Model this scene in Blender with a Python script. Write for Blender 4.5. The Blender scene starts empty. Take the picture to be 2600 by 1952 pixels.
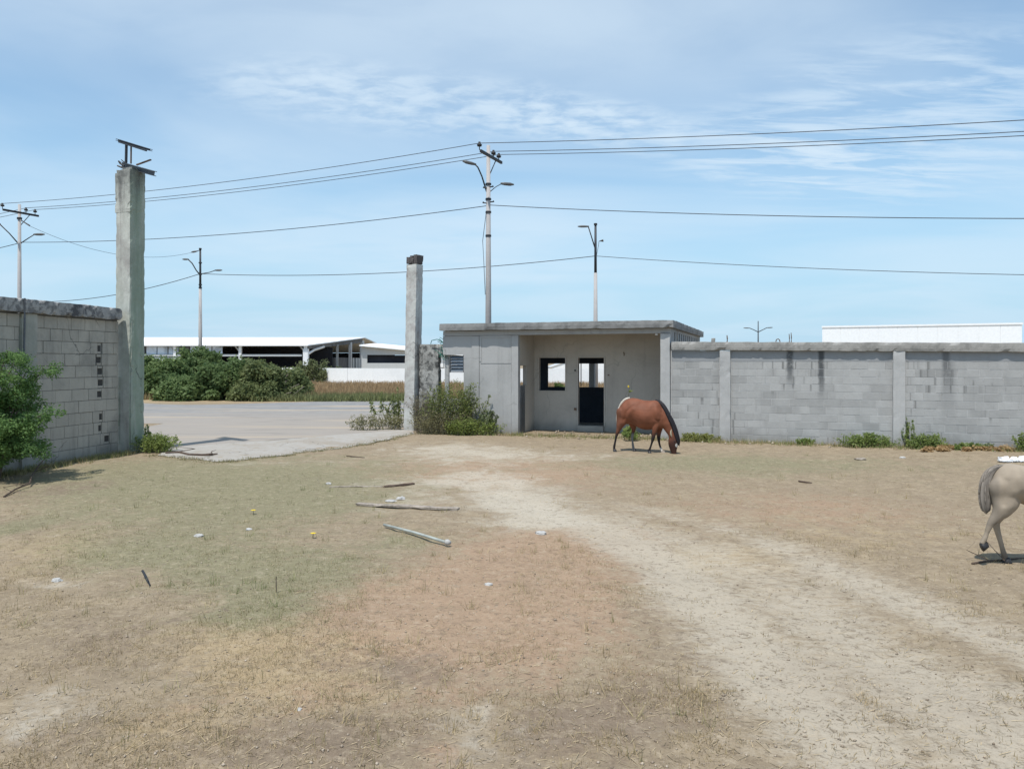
import bpy, bmesh, math, random
import numpy as np
from mathutils import Vector, Matrix, noise as mnoise

R = math.radians
SC = bpy.context.scene
COL = SC.collection

# ------------------------------------------------------------------ camera, sky, sun, exposure
F, HOR, CX, CAMZ = 1964.0, 918.0, 1300.0, 2.4       # focal length (px of the photo), horizon row, centre column, eye height
cam = bpy.data.cameras.new('camera')
cam.sensor_width = 36.0
cam.lens = F / 2600.0 * 36.0
cam.shift_y = -(976.0 - HOR) / 2600.0
cam.clip_start = 0.05
cam.clip_end = 6000.0
cam_o = bpy.data.objects.new('camera', cam)
COL.objects.link(cam_o)
cam_o.location = (0, 0, CAMZ)
cam_o.rotation_euler = (R(90), 0, 0)
SC.camera = cam_o

SUN_EL = 66.0
SUN_DIR = Vector((-0.42, -0.91, 0)).normalized() * math.cos(R(SUN_EL)) + Vector((0, 0, math.sin(R(SUN_EL))))
sun = bpy.data.lights.new('sun', 'SUN')
sun.energy = 3.7
sun.angle = R(0.9)
sun.color = (1.0, 0.955, 0.89)
sun_o = bpy.data.objects.new('sun', sun)
COL.objects.link(sun_o)
sun_o.rotation_euler = SUN_DIR.to_track_quat('Z', 'Y').to_euler()

vs = SC.view_settings
SC.display_settings.display_device = 'sRGB'
vs.view_transform = 'Standard'
vs.look = 'None'
vs.exposure = 0.22
vs.gamma = 1.0
vs.use_curve_mapping = False


class NT:
    """small helper for building node trees"""
    def __init__(s, tree):
        s.t = tree
        s.n = tree.nodes
        s.l = tree.links

    def new(s, typ, ins=None, **props):
        nd = s.n.new(typ)
        for k, v in props.items():
            setattr(nd, k, v)
        if ins:
            for k, v in ins.items():
                s.put(nd.inputs[k], v)
        return nd

    def put(s, sock, v):
        if isinstance(v, bpy.types.NodeSocket):
            s.l.new(v, sock)
        elif v is not None:
            if sock.type == 'RGBA' and len(v) == 3:
                v = (*v, 1.0)
            sock.default_value = v

    def m(s, op, a, b=None, clamp=False):
        nd = s.new('ShaderNodeMath', operation=op, use_clamp=clamp)
        s.put(nd.inputs[0], a)
        if b is not None:
            s.put(nd.inputs[1], b)
        return nd.outputs[0]

    def mix(s, f, a, b, blend='MIX'):
        nd = s.new('ShaderNodeMix', data_type='RGBA', blend_type=blend)
        s.put(nd.inputs[0], f)
        s.put(nd.inputs[6], a)
        s.put(nd.inputs[7], b)
        return nd.outputs[2]

    def ss(s, v, lo, hi, t0=0.0, t1=1.0):
        nd = s.new('ShaderNodeMapRange', interpolation_type='SMOOTHSTEP')
        s.put(nd.inputs[0], v)
        for i, q in enumerate((lo, hi, t0, t1)):
            nd.inputs[i + 1].default_value = q
        return nd.outputs[0]

    def noise(s, vec, scale, detail=5, rough=0.55, dist=0.0):
        nd = s.new('ShaderNodeTexNoise', {'Scale': scale, 'Detail': detail, 'Roughness': rough, 'Distortion': dist})
        s.put(nd.inputs['Vector'], vec)
        return nd.outputs[0]

    def vmul(s, vec, k):
        nd = s.new('ShaderNodeVectorMath', operation='MULTIPLY')
        s.put(nd.inputs[0], vec)
        nd.inputs[1].default_value = k
        return nd.outputs[0]

    def dot(s, vec, k):
        nd = s.new('ShaderNodeVectorMath', operation='DOT_PRODUCT')
        s.put(nd.inputs[0], vec)
        nd.inputs[1].default_value = k
        return nd.outputs['Value']


# ---- world: physical sky with thin clouds
world = bpy.data.worlds.new('World')
SC.world = world
world.use_nodes = True
w = NT(world.node_tree)
w.n.clear()
sky = w.new('ShaderNodeTexSky')
sky.sky_type = 'NISHITA'
sky.sun_disc = False
sky.sun_elevation = R(SUN_EL)
sky.sun_rotation = math.atan2(SUN_DIR.x, SUN_DIR.y)
sky.air_density = 1.0
sky.dust_density = 0.6
sky.ozone_density = 1.6
tc = w.new('ShaderNodeTexCoord')
gd = tc.outputs['Generated']
sep = w.new('ShaderNodeSeparateXYZ', {0: gd})
dx, dy, dz = sep.outputs
dzc = w.m('MAXIMUM', dz, 0.0)
den = w.m('ADD', dzc, 0.10)
pu = w.m('DIVIDE', dx, den)
pv = w.m('DIVIDE', dy, den)
cmb = w.new('ShaderNodeCombineXYZ', {0: pu, 1: pv, 2: 0.0})
P2 = cmb.outputs[0]
ysafe = w.m('MAXIMUM', dy, 0.05)
aa = w.m('DIVIDE', dx, ysafe)             # direction across
bb = w.m('DIVIDE', dz, ysafe)             # direction up
front = w.ss(dy, 0.2, 0.5)


def cloud_bank(cx, cy, rx, ry, rot=0.0, lo=1.0, hi=0.0):
    """one bank of cloud around a direction of the sky; soft-edged"""
    a0, b0 = (cx - CX) / F, (HOR - cy) / F
    da = w.m('SUBTRACT', aa, a0)
    db = w.m('SUBTRACT', bb, b0)
    c, s_ = math.cos(rot), math.sin(rot)
    e1 = w.m('DIVIDE', w.m('ADD', w.m('MULTIPLY', da, c), w.m('MULTIPLY', db, s_)), rx / F)
    e2 = w.m('DIVIDE', w.m('SUBTRACT', w.m('MULTIPLY', db, c), w.m('MULTIPLY', da, s_)), ry / F)
    d2 = w.m('SQRT', w.m('ADD', w.m('MULTIPLY', e1, e1), w.m('MULTIPLY', e2, e2)))
    return w.m('MULTIPLY', w.ss(d2, 0.25, 1.15, 1.0, 0.0), front)


def addm(*a):
    o = a[0]
    for q in a[1:]:
        o = w.m('ADD', o, q)
    return o


n_soft = w.noise(w.vmul(P2, (0.55, 0.8, 1)), 1.0, 5, 0.5, 0.6)
n_mid = w.noise(w.vmul(P2, (1.5, 2.2, 1)), 1.2, 6, 0.55, 0.5)
n_fine = w.noise(w.vmul(P2, (5.5, 8.5, 1)), 1.6, 7, 0.6, 0.25)
# fibres run obliquely on the right
mp = w.new('ShaderNodeMapping', {'Vector': P2})
mp.inputs['Rotation'].default_value = (0, 0, R(-28))
mp.inputs['Scale'].default_value = (1.5, 5.5, 1)
n_fib = w.noise(mp.outputs[0], 1.9, 8, 0.62, 0.5)

veil = w.m('MULTIPLY', w.ss(n_soft, 0.34, 0.74), 0.50)
veil = w.m('ADD', veil, 0.17)
top = w.m('MULTIPLY', addm(cloud_bank(900, -20, 1500, 260), w.m('MULTIPLY', cloud_bank(1650, 130, 1050, 210), 0.5)), w.ss(n_mid, 0.25, 0.62, 0.45, 1.0))
alto = w.m('MULTIPLY', addm(cloud_bank(1080, 262, 620, 95, R(-4)), cloud_bank(1520, 315, 330, 70, R(-6)), w.m('MULTIPLY', cloud_bank(760, 190, 300, 70), 0.5)), w.ss(n_fine, 0.34, 0.72))
cir = w.m('MULTIPLY', addm(cloud_bank(2330, 290, 620, 250, R(8)), cloud_bank(2000, 400, 520, 110, R(-6))), w.ss(n_fib, 0.40, 0.74))
low = addm(w.m('MULTIPLY', cloud_bank(1120, 590, 620, 120, R(3)), 0.75), w.m('MULTIPLY', cloud_bank(520, 430, 420, 110), 0.30), w.m('MULTIPLY', cloud_bank(1350, 690, 600, 50), 0.5))
low = w.m('MULTIPLY', low, w.ss(n_mid, 0.3, 0.62, 0.35, 1.0))
cl = addm(veil, w.m('MULTIPLY', top, 0.45), w.m('MULTIPLY', alto, 0.9), w.m('MULTIPLY', cir, 0.95), w.m('MULTIPLY', low, 0.72))
cl = w.m('MULTIPLY', w.m('SUBTRACT', 1.0, w.m('POWER', 0.30, cl)), 0.98)
hz = w.ss(dz, -0.02, 0.34, 0.92, 0.0)      # pale air near the horizon
skyc = w.mix(1.0, sky.outputs[0], (0.80, 1.03, 1.06), 'MULTIPLY')
skyc = w.mix(hz, skyc, (2.65, 4.20, 5.55))
skyc = w.mix(cl, skyc, (4.55, 5.45, 6.25))
bg = w.new('ShaderNodeBackground', {'Color': skyc, 'Strength': 0.135})
wo = w.new('ShaderNodeOutputWorld', {'Surface': bg.outputs[0]})

# ------------------------------------------------------------------ helpers
rng = np.random.default_rng(7)
random.seed(11)


def at(px, py, z=0.0):
    """ground point seen at a pixel of the photograph (used only to measure where things stand)"""
    Y = (CAMZ - z) * F / (py - HOR)
    return Vector(((px - CX) / F * Y, Y, z))


def seen(px, py, Y):
    """point at depth Y"""
    return Vector(((px - CX) / F * Y, Y, CAMZ + (HOR - py) / F * Y))


def props(o, label=None, cat=None, group=None, kind=None):
    if label: o['label'] = label
    if cat: o['category'] = cat
    if group: o['group'] = group
    if kind: o['kind'] = kind
    return o


def thing(name, label, cat, loc=(0, 0, 0), rotz=0.0, group=None):
    o = bpy.data.objects.new(name, None)
    o.empty_display_size = 0.2
    COL.objects.link(o)
    o.location = loc
    o.rotation_euler = (0, 0, rotz)
    return props(o, label, cat, group)


class MB:
    def __init__(s):
        s.v = []
        s.f = []

    def quad(s, a, b, c, d):
        i = len(s.v)
        s.v += [a, b, c, d]
        s.f.append((i, i + 1, i + 2, i + 3))

    def poly(s, pts):
        i = len(s.v)
        s.v += list(pts)
        s.f.append(tuple(range(i, i + len(pts))))

    def box(s, x0, x1, y0, y1, z0, z1, M=None):
        i = len(s.v)
        P = [Vector((x, y, z)) for z in (z0, z1) for y in (y0, y1) for x in (x0, x1)]
        if M is not None:
            P = [M @ p for p in P]
        s.v += P
        for q in ((0, 2, 3, 1), (4, 5, 7, 6), (0, 1, 5, 4), (1, 3, 7, 5), (3, 2, 6, 7), (2, 0, 4, 6)):
            s.f.append(tuple(i + k for k in q))

    def tube(s, pts, rad, n=8, caps=True):
        """round tube through points; rad a number or one per point"""
        pts = [Vector(p) for p in pts]
        if not hasattr(rad, '__len__'):
            rad = [rad] * len(pts)
        base = len(s.v)
        up = Vector((0, 0, 1))
        for k, p in enumerate(pts):
            t = (pts[min(k + 1, len(pts) - 1)] - pts[max(k - 1, 0)]).normalized()
            a = t.cross(up)
            if a.length < 1e-3:
                a = t.cross(Vector((1, 0, 0)))
            a.normalize()
            b = a.cross(t)
            for j in range(n):
                an = 2 * math.pi * j / n
                s.v.append(p + (a * math.cos(an) + b * math.sin(an)) * rad[k])
        for k in range(len(pts) - 1):
            for j in range(n):
                j2 = (j + 1) % n
                s.f.append((base + k * n + j, base + k * n + j2, base + (k + 1) * n + j2, base + (k + 1) * n + j))
        if caps:
            s.f.append(tuple(base + j for j in range(n))[::-1])
            s.f.append(tuple(base + (len(pts) - 1) * n + j for j in range(n)))

    def rough(s, x0, x1, y0, y1, z0, z1, step=0.15, amp=0.012, seed=0, M=None, chip=0.0):
        """box with subdivided, slightly uneven faces; chip pulls in worn edges"""
        nx, ny, nz = (max(1, int(round((b - a) / step))) for a, b in ((x0, x1), (y0, y1), (z0, z1)))
        idx = {}
        c = Vector(((x0 + x1) / 2, (y0 + y1) / 2, (z0 + z1) / 2))

        def vert(i, j, k):
            if (i, j, k) in idx:
                return idx[(i, j, k)]
            p = Vector((x0 + (x1 - x0) * i / nx, y0 + (y1 - y0) * j / ny, z0 + (z1 - z0) * k / nz))
            q = p * 2.3 + Vector((seed * 7.1, seed * 3.3, seed))
            d = mnoise.noise_vector(q) * amp + mnoise.noise_vector(q * 4.1) * amp * 0.5
            ed = (i in (0, nx)) + (j in (0, ny)) + (k in (0, nz))
            if ed >= 2:
                e = (c - p)
                e = Vector((math.copysign(1, e.x) * (i in (0, nx)), math.copysign(1, e.y) * (j in (0, ny)), math.copysign(1, e.z) * (k in (0, nz))))
                d += e * (0.006 + chip * max(0.0, mnoise.noise(q * 2.7) - 0.1))
            p = p + d
            if M is not None:
                p = M @ p
            idx[(i, j, k)] = len(s.v)
            s.v.append(p)
            return idx[(i, j, k)]

        for i in range(nx):
            for j in range(ny):
                s.f.append((vert(i, j, 0), vert(i, j + 1, 0), vert(i + 1, j + 1, 0), vert(i + 1, j, 0)))
                s.f.append((vert(i, j, nz), vert(i + 1, j, nz), vert(i + 1, j + 1, nz), vert(i, j + 1, nz)))
            for k in range(nz):
                s.f.append((vert(i, 0, k), vert(i + 1, 0, k), vert(i + 1, 0, k + 1), vert(i, 0, k + 1)))
                s.f.append((vert(i, ny, k), vert(i, ny, k + 1), vert(i + 1, ny, k + 1), vert(i + 1, ny, k)))
        for j in range(ny):
            for k in range(nz):
                s.f.append((vert(0, j, k), vert(0, j, k + 1), vert(0, j + 1, k + 1), vert(0, j + 1, k)))
                s.f.append((vert(nx, j, k), vert(nx, j + 1, k), vert(nx, j + 1, k + 1), vert(nx, j, k + 1)))

    def wall(s, ts, zs, y0, y1, holes, swap=False):
        """upright slab cut on a grid; holes is a set of (i, k) cells left open; swap: runs along y with thickness in x"""
        def P(t, y, z):
            return Vector((y, t, z)) if swap else Vector((t, y, z))
        nt_, nz_ = len(ts) - 1, len(zs) - 1
        solid = lambda i, k: 0 <= i < nt_ and 0 <= k < nz_ and (i, k) not in holes
        for i in range(nt_):
            for k in range(nz_):
                if not solid(i, k):
                    continue
                a, b, c, d = ts[i], ts[i + 1], zs[k], zs[k + 1]
                s.quad(P(a, y0, c), P(b, y0, c), P(b, y0, d), P(a, y0, d))
                s.quad(P(b, y1, c), P(a, y1, c), P(a, y1, d), P(b, y1, d))
                if not solid(i - 1, k): s.quad(P(a, y1, c), P(a, y0, c), P(a, y0, d), P(a, y1, d))
                if not solid(i + 1, k): s.quad(P(b, y0, c), P(b, y1, c), P(b, y1, d), P(b, y0, d))
                if not solid(i, k - 1): s.quad(P(a, y1, c), P(b, y1, c), P(b, y0, c), P(a, y0, c))
                if not solid(i, k + 1): s.quad(P(a, y0, d), P(b, y0, d), P(b, y1, d), P(a, y1, d))

    def build(s, name, mat, parent=None, smooth=False, off=None, loc=None, tint=None):
        me = bpy.data.meshes.new(name)
        V = [tuple(Vector(v) - Vector(off)) for v in s.v] if off is not None else [tuple(v) for v in s.v]
        me.from_pydata(V, [], s.f)
        me.materials.append(mat)
        if smooth:
            me.shade_smooth()
        o = bpy.data.objects.new(name, me)
        COL.objects.link(o)
        if parent is not None:
            o.parent = parent
        if loc is not None:
            o.location = loc
        return o


def raw_mesh(name, V, faces4, mat, cols=None, parent=None, loc=None, smooth=False):
    """V (n,3), faces (m,k) arrays, optional colour per vertex"""
    me = bpy.data.meshes.new(name)
    V = np.asarray(V, dtype=np.float32)
    fc = np.asarray(faces4, dtype=np.int32)
    k = fc.shape[1]
    me.vertices.add(len(V))
    me.vertices.foreach_set('co', V.ravel())
    me.loops.add(fc.size)
    me.loops.foreach_set('vertex_index', fc.ravel())
    me.polygons.add(len(fc))
    me.polygons.foreach_set('loop_start', np.arange(0, fc.size, k, dtype=np.int32))
    me.polygons.foreach_set('loop_total', np.full(len(fc), k, dtype=np.int32))
    me.update(calc_edges=True)
    if cols is not None:
        for nm, c in (cols.items() if isinstance(cols, dict) else {'tint': cols}.items()):
            at_ = me.color_attributes.new(nm, 'FLOAT_COLOR', 'POINT')
            c4 = np.ones((len(V), 4), dtype=np.float32)
            c4[:, :3] = c
            at_.data.foreach_set('color', c4.ravel())
    me.materials.append(mat)
    if smooth:
        me.shade_smooth()
    o = bpy.data.objects.new(name, me)
    COL.objects.link(o)
    if parent is not None:
        o.parent = parent
    if loc is not None:
        o.location = loc
    return o


# ------------------------------------------------------------------ materials
def new_mat(name):
    m_ = bpy.data.materials.new(name)
    m_.use_nodes = True
    t = NT(m_.node_tree)
    t.n.clear()
    out = t.new('ShaderNodeOutputMaterial')
    return m_, t, out


def finish(t, out, color, rough=0.9, bump=None, bstr=0.3, bdist=0.02, metal=0.0, spec=0.3):
    p = t.new('ShaderNodeBsdfPrincipled', {'Base Color': color, 'Roughness': rough, 'Metallic': metal, 'Specular IOR Level': spec})
    if bump is not None:
        b = t.new('ShaderNodeBump', {'Strength': bstr, 'Distance': bdist, 'Height': bump})
        t.l.new(b.outputs[0], p.inputs['Normal'])
    t.l.new(p.outputs[0], out.inputs['Surface'])
    return p


WALL_A = R(19.1)
U = Vector((math.cos(WALL_A), -math.sin(WALL_A), 0))
Vv = Vector((math.sin(WALL_A), math.cos(WALL_A), 0))
W0 = Vector((6.45, 23.45, 0))


def W(t, wd, z=0.0):
    return W0 + U * t + Vv * wd + Vector((0, 0, z))


def concrete(name, base, dark, stain=0.5, scale=0.9, streak=0.4, rnd=0.0, green=0.0, foot=0.35, grain=0.12, marks=None, bars=0.0, mottle=0.0, moss=0.0, head=None, cracks=0.0):
    m_, t, out = new_mat(name)
    pos = t.new('ShaderNodeNewGeometry').outputs['Position']
    n1 = t.noise(pos, scale, 7, 0.62, 0.5)
    n2 = t.noise(pos, 22.0, 8, 0.7)
    n3 = t.noise(t.vmul(pos, (3.2, 3.2, 0.22)), 1.4, 5, 0.6)
    n4 = t.noise(pos, 5.0, 6, 0.65, 0.3)
    z = t.new('ShaderNodeSeparateXYZ', {0: pos}).outputs[2]
    f = t.m('MULTIPLY', t.ss(n1, 0.42, 0.74), stain)
    f = t.m('ADD', f, t.m('MULTIPLY', t.ss(n3, 0.5, 0.8), streak))
    if mottle:
        f = t.m('ADD', f, t.m('MULTIPLY', t.ss(n4, 0.44, 0.60), mottle))
    col = t.mix(t.m('MINIMUM', f, 1.0), base, dark)
    g = t.m('ADD', t.m('MULTIPLY', n2, grain * 2), 1.0 - grain)
    g = t.m('MULTIPLY', g, t.m('ADD', t.m('MULTIPLY', n4, 0.26), 0.87))
    if rnd:
        oi = t.new('ShaderNodeObjectInfo').outputs['Random']
        r_ = t.m('POWER', oi, 1.6)
        g = t.m('MULTIPLY', g, t.m('SUBTRACT', 1.0 + rnd * 0.35, t.m('MULTIPLY', r_, rnd)))
    gc = t.new('ShaderNodeCombineColor', {0: g, 1: g, 2: g}).outputs[0]
    col = t.mix(1.0, col, gc, 'MULTIPLY')
    if green:
        col = t.mix(t.m('MULTIPLY', t.ss(t.noise(t.vmul(pos, (1.6, 1.6, 0.5)), 1.3, 5, 0.6), 0.42, 0.66), green), col, (0.17, 0.215, 0.155))
    if moss:
        nrm_ = t.new('ShaderNodeNewGeometry').outputs['Normal']
        side = t.ss(t.dot(nrm_, tuple(U)), 0.2, 0.7)
        col = t.mix(t.m('MULTIPLY', t.m('MULTIPLY', side, t.ss(n3, 0.25, 0.55, 0.35, 1.0)), moss), col, (0.20, 0.265, 0.19))
    if bars:
        # rusty dark ghost lines of the hollow cores, upright, in clusters
        tt = t.dot(pos, tuple(U))
        course = t.m('FLOOR', t.m('DIVIDE', t.m('ADD', z, 0.02), 0.22))
        cv = t.new('ShaderNodeCombineXYZ', {0: tt, 1: t.m('MULTIPLY', course, 0.31), 2: 0.0}).outputs[0]
        nb = t.noise(cv, 6.5, 2, 0.6)
        big = t.noise(t.vmul(pos, (0.55, 0.55, 0.9)), 1.0, 3, 0.5)
        cl_ = t.ss(big, 0.46, 0.60)
        col = t.mix(t.m('MULTIPLY', t.m('MULTIPLY', t.ss(nb, 0.56, 0.68), cl_), bars), col, (0.135, 0.135, 0.132))
        cv2 = t.new('ShaderNodeCombineXYZ', {0: t.m('MULTIPLY', tt, 0.45), 1: t.m('MULTIPLY', course, 2.7), 2: 3.0}).outputs[0]
        col = t.mix(t.m('MULTIPLY', t.ss(t.noise(cv2, 2.0, 2, 0.5), 0.54, 0.66), 0.32), col, (0.20, 0.20, 0.198))
    if cracks:
        nz_ = t.new('ShaderNodeTexNoise', {'Vector': pos, 'Scale': 3.0, 'Detail': 5.0})
        wv = t.new('ShaderNodeVectorMath', operation='SCALE'); t.put(wv.inputs[0], nz_.outputs['Color']); wv.inputs['Scale'].default_value = 0.45
        av = t.new('ShaderNodeVectorMath', operation='ADD'); t.put(av.inputs[0], pos); t.put(av.inputs[1], wv.outputs[0])
        vo = t.new('ShaderNodeTexVoronoi', {'Vector': av.outputs[0], 'Scale': 0.75}, feature='DISTANCE_TO_EDGE')
        k = t.m('MULTIPLY', t.ss(vo.outputs['Distance'], 0.004, 0.013, 1.0, 0.0), t.ss(t.noise(pos, 0.6, 3, 0.5), 0.48, 0.60))
        col = t.mix(t.m('MULTIPLY', k, cracks), col, (0.08, 0.08, 0.08))
    if marks:
        # run-off stains below the beam: position along the wall, half width, top, length
        tt = t.m('SUBTRACT', t.dot(pos, tuple(U)), W0.dot(U))
        wob = t.m('MULTIPLY', t.m('SUBTRACT', t.noise(pos, 3.0, 5, 0.6), 0.5), 0.16)
        for (t0, hw, zt, ln, st) in marks:
            d = t.m('ABSOLUTE', t.m('ADD', t.m('SUBTRACT', tt, t0), wob))
            a = t.ss(d, hw * 0.35, hw * 1.25, 1.0, 0.0)
            b = t.ss(t.m('ADD', z, t.m('MULTIPLY', wob, 3.0)), zt - ln, zt - ln * 0.35, 0.0, 1.0)
            k = t.m('MULTIPLY', t.m('MULTIPLY', a, b), t.ss(n4, 0.30, 0.52, 0.45, 1.0))
            col = t.mix(t.m('MULTIPLY', k, st), col, (0.075, 0.08, 0.085))
    if head:
        k = t.m('MULTIPLY', t.ss(t.m('ADD', z, t.m('MULTIPLY', n3, 2.4)), head, head + 1.3), t.ss(n4, 0.3, 0.6, 0.5, 0.95))
        col = t.mix(k, col, (0.12, 0.125, 0.12))
    if foot:
        k = t.m('MULTIPLY', t.ss(t.m('ADD', z, t.m('MULTIPLY', n1, -0.7)), -0.42, 0.06, 1.0, 0.0), foot)
        col = t.mix(k, col, (0.16, 0.15, 0.13))
    hb = t.m('ADD', t.m('MULTIPLY', n2, 0.5), t.m('MULTIPLY', n4, 0.5))
    finish(t, out, col, 0.92, hb, 0.45, 0.02, spec=0.15)
    return m_


M = {}
M['block'] = concrete('concrete_block', (0.375, 0.376, 0.370), (0.27, 0.27, 0.266), 0.45, 0.8, 0.25, rnd=0.17, bars=0.7,
                      marks=[(1.87, 0.11, 2.8, 1.35, 0.9), (2.72, 0.10, 2.8, 1.75, 0.95), (5.95, 0.12, 2.8, 1.4, 0.6), (6.0, 0.2, 2.7, 2.6, 0.3)])
M['band'] = concrete('grey_band', (0.29, 0.30, 0.31), (0.215, 0.222, 0.23), 0.5, 0.8, 0.3, marks=[(1.87, 0.11, 2.8, 1.35, 0.9), (2.72, 0.10, 2.8, 1.75, 0.95), (5.95, 0.12, 2.8, 1.4, 0.6)])
M['mortar'] = concrete('mortar', (0.46, 0.46, 0.455), (0.26, 0.26, 0.26), 0.5, 2.0, 0.2)
M['block_left'] = concrete('dark_concrete_block', (0.43, 0.40, 0.345), (0.22, 0.21, 0.19), 0.8, 0.7, 0.6, rnd=0.10, cracks=0.7, mottle=0.15, foot=0.5)
M['mortar_left'] = concrete('dark_mortar', (0.17, 0.17, 0.165), (0.09, 0.09, 0.09), 0.5, 2.0, 0.2)
M['core'] = concrete('hole_shade', (0.065, 0.062, 0.058), (0.04, 0.04, 0.04), 0.5, 2.0, 0.2)  # near-black: shade inside the block holes put into the colour
M['beam'] = concrete('weathered_beam', (0.345, 0.335, 0.315), (0.17, 0.168, 0.16), 0.5, 1.1, 0.25, mottle=0.4, grain=0.2, foot=0)
M['beam_left'] = concrete('blackened_beam', (0.36, 0.35, 0.335), (0.085, 0.085, 0.09), 0.6, 1.3, 0.25, mottle=0.7, grain=0.25, foot=0)
M['post'] = concrete('smooth_post', (0.42, 0.42, 0.415), (0.29, 0.295, 0.295), 0.5, 0.8, 0.2, grain=0.08)
M['post_left'] = concrete('stained_post', (0.38, 0.37, 0.33), (0.21, 0.21, 0.20), 0.6, 1.0, 0.6, green=0.25)
M['column'] = concrete('gate_column', (0.51, 0.52, 0.475), (0.20, 0.18, 0.175), 0.45, 1.1, 0.85, green=0.25, mottle=0.2, moss=0.7, head=7.6, cracks=0.8)
M['column_right'] = concrete('gate_column_pale', (0.52, 0.525, 0.50), (0.24, 0.20, 0.195), 0.5, 1.6, 0.7, green=0.08, mottle=0.3, cracks=0.8)
M['cap'] = concrete('dark_cap', (0.11, 0.10, 0.098), (0.05, 0.045, 0.045), 0.5, 3.0, 0.5, foot=0)
M['plaster'] = concrete('grey_plaster', (0.385, 0.386, 0.382), (0.27, 0.27, 0.265), 0.6, 0.8, 0.5, grain=0.08, mottle=0.12, cracks=0.35, foot=0.5)
M['plaster_in'] = concrete('inner_plaster', (0.475, 0.445, 0.40), (0.345, 0.32, 0.29), 0.6, 0.8, 0.5, grain=0.07, mottle=0.12, cracks=0.25, foot=0.5)
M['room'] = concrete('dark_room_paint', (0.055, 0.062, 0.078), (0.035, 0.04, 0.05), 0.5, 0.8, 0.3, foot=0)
M['slab'] = concrete('roof_slab', (0.27, 0.27, 0.265), (0.12, 0.12, 0.12), 0.55, 1.2, 0.5, mottle=0.3, grain=0.16, foot=0)
M['stub'] = concrete('lichen_wall', (0.36, 0.355, 0.335), (0.07, 0.07, 0.068), 0.55, 1.5, 0.55, mottle=0.75, grain=0.25, foot=0.5)
M['pole'] = concrete('pole_concrete', (0.42, 0.40, 0.39), (0.33, 0.315, 0.305), 0.4, 0.5, 0.2, grain=0.05, foot=0)
M['white'] = concrete('white_paint', (0.80, 0.81, 0.82), (0.62, 0.63, 0.63), 0.3, 0.25, 0.2, grain=0.03, foot=0.3)
M['white_clean'] = concrete('white_cladding', (0.84, 0.86, 0.88), (0.78, 0.80, 0.83), 0.3, 0.08, 0.1, grain=0.01, foot=0)
M['annex'] = concrete('pale_wall', (0.50, 0.52, 0.53), (0.40, 0.42, 0.43), 0.4, 0.3, 0.2, grain=0.03, foot=0)
M['apron'] = concrete('apron_concrete', (0.375, 0.355, 0.325), (0.30, 0.262, 0.215), 0.9, 0.5, 0.0, cracks=0.6, mottle=0.5, grain=0.12, foot=0)


def plain(name, col, rough=0.6, metal=0.0, var=0.25, scale=8.0, bstr=0.15):
    m_, t, out = new_mat(name)
    pos = t.new('ShaderNodeNewGeometry').outputs['Position']
    n = t.noise(pos, scale, 6, 0.6)
    c2 = tuple(c * (1 - var) for c in col)
    c = t.mix(t.ss(n, 0.35, 0.7), col, c2)
    finish(t, out, c, rough, n, bstr, 0.01, metal)
    return m_


M['steel'] = plain('dark_steel', (0.055, 0.058, 0.066), 0.55, 0.5)
M['steel_pale'] = plain('grey_steel', (0.13, 0.14, 0.155), 0.5, 0.5)
M['rust'] = plain('rusty_steel', (0.16, 0.105, 0.075), 0.8, 0.2)
M['black'] = plain('black_fitting', (0.03, 0.03, 0.032), 0.5)
M['cable'] = plain('cable', (0.055, 0.06, 0.07), 0.6)
M['lamp'] = plain('lamp_housing', (0.12, 0.12, 0.12), 0.5)
M['wood'] = plain('grey_wood', (0.36, 0.31, 0.26), 0.9, 0, 0.45, 14.0, 0.4)
M['wood_dark'] = plain('dark_wood', (0.12, 0.085, 0.065), 0.9, 0, 0.5, 14.0, 0.4)
M['twig'] = plain('dry_twig', (0.14, 0.11, 0.085), 0.9, 0, 0.4, 10.0)
M['stem'] = plain('green_stem', (0.13, 0.125, 0.075), 0.8, 0, 0.3, 10.0)
M['litter'] = plain('white_litter', (0.44, 0.43, 0.41), 0.7, 0, 0.15, 10.0)
M['bag'] = plain('white_sack', (0.80, 0.81, 0.83), 0.55, 0, 0.12, 7.0, 0.3)
M['pipe'] = plain('faded_green_pipe', (0.40, 0.43, 0.40), 0.85, 0, 0.3, 5.0)
M['net'] = plain('green_net', (0.03, 0.16, 0.12), 0.8, 0, 0.3, 6.0)
M['yellow'] = plain('yellow_petal', (0.80, 0.60, 0.04), 0.6, 0, 0.1, 9.0)
M['glass_dark'] = plain('louvre_glass', (0.10, 0.125, 0.155), 0.15, 0, 0.2, 3.0, 0.0)
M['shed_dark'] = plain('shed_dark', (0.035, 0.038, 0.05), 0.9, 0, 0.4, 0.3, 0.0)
M['shed_grey'] = plain('shed_grey', (0.16, 0.165, 0.175), 0.8, 0, 0.4, 0.5, 0.0)
M['translucent'] = plain('pale_blue_panel', (0.66, 0.74, 0.84), 0.4, 0, 0.45, 0.9, 0.0)


def leaf_material(name, trans=0.35, rough=0.6):
    m_, t, out = new_mat(name)
    a = t.new('ShaderNodeAttribute', attribute_name='tint').outputs['Color']
    p = t.new('ShaderNodeBsdfPrincipled', {'Base Color': a, 'Roughness': rough, 'Specular IOR Level': 0.25})
    tr = t.new('ShaderNodeBsdfTranslucent', {'Color': a})
    mx = t.new('ShaderNodeMixShader', {0: trans})
    t.l.new(p.outputs[0], mx.inputs[1])
    t.l.new(tr.outputs[0], mx.inputs[2])
    t.l.new(mx.outputs[0], out.inputs['Surface'])
    return m_


M['leaf'] = leaf_material('leaf', 0.5)
M['blade'] = leaf_material('grass_blade', 0.25, 0.8)

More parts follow.
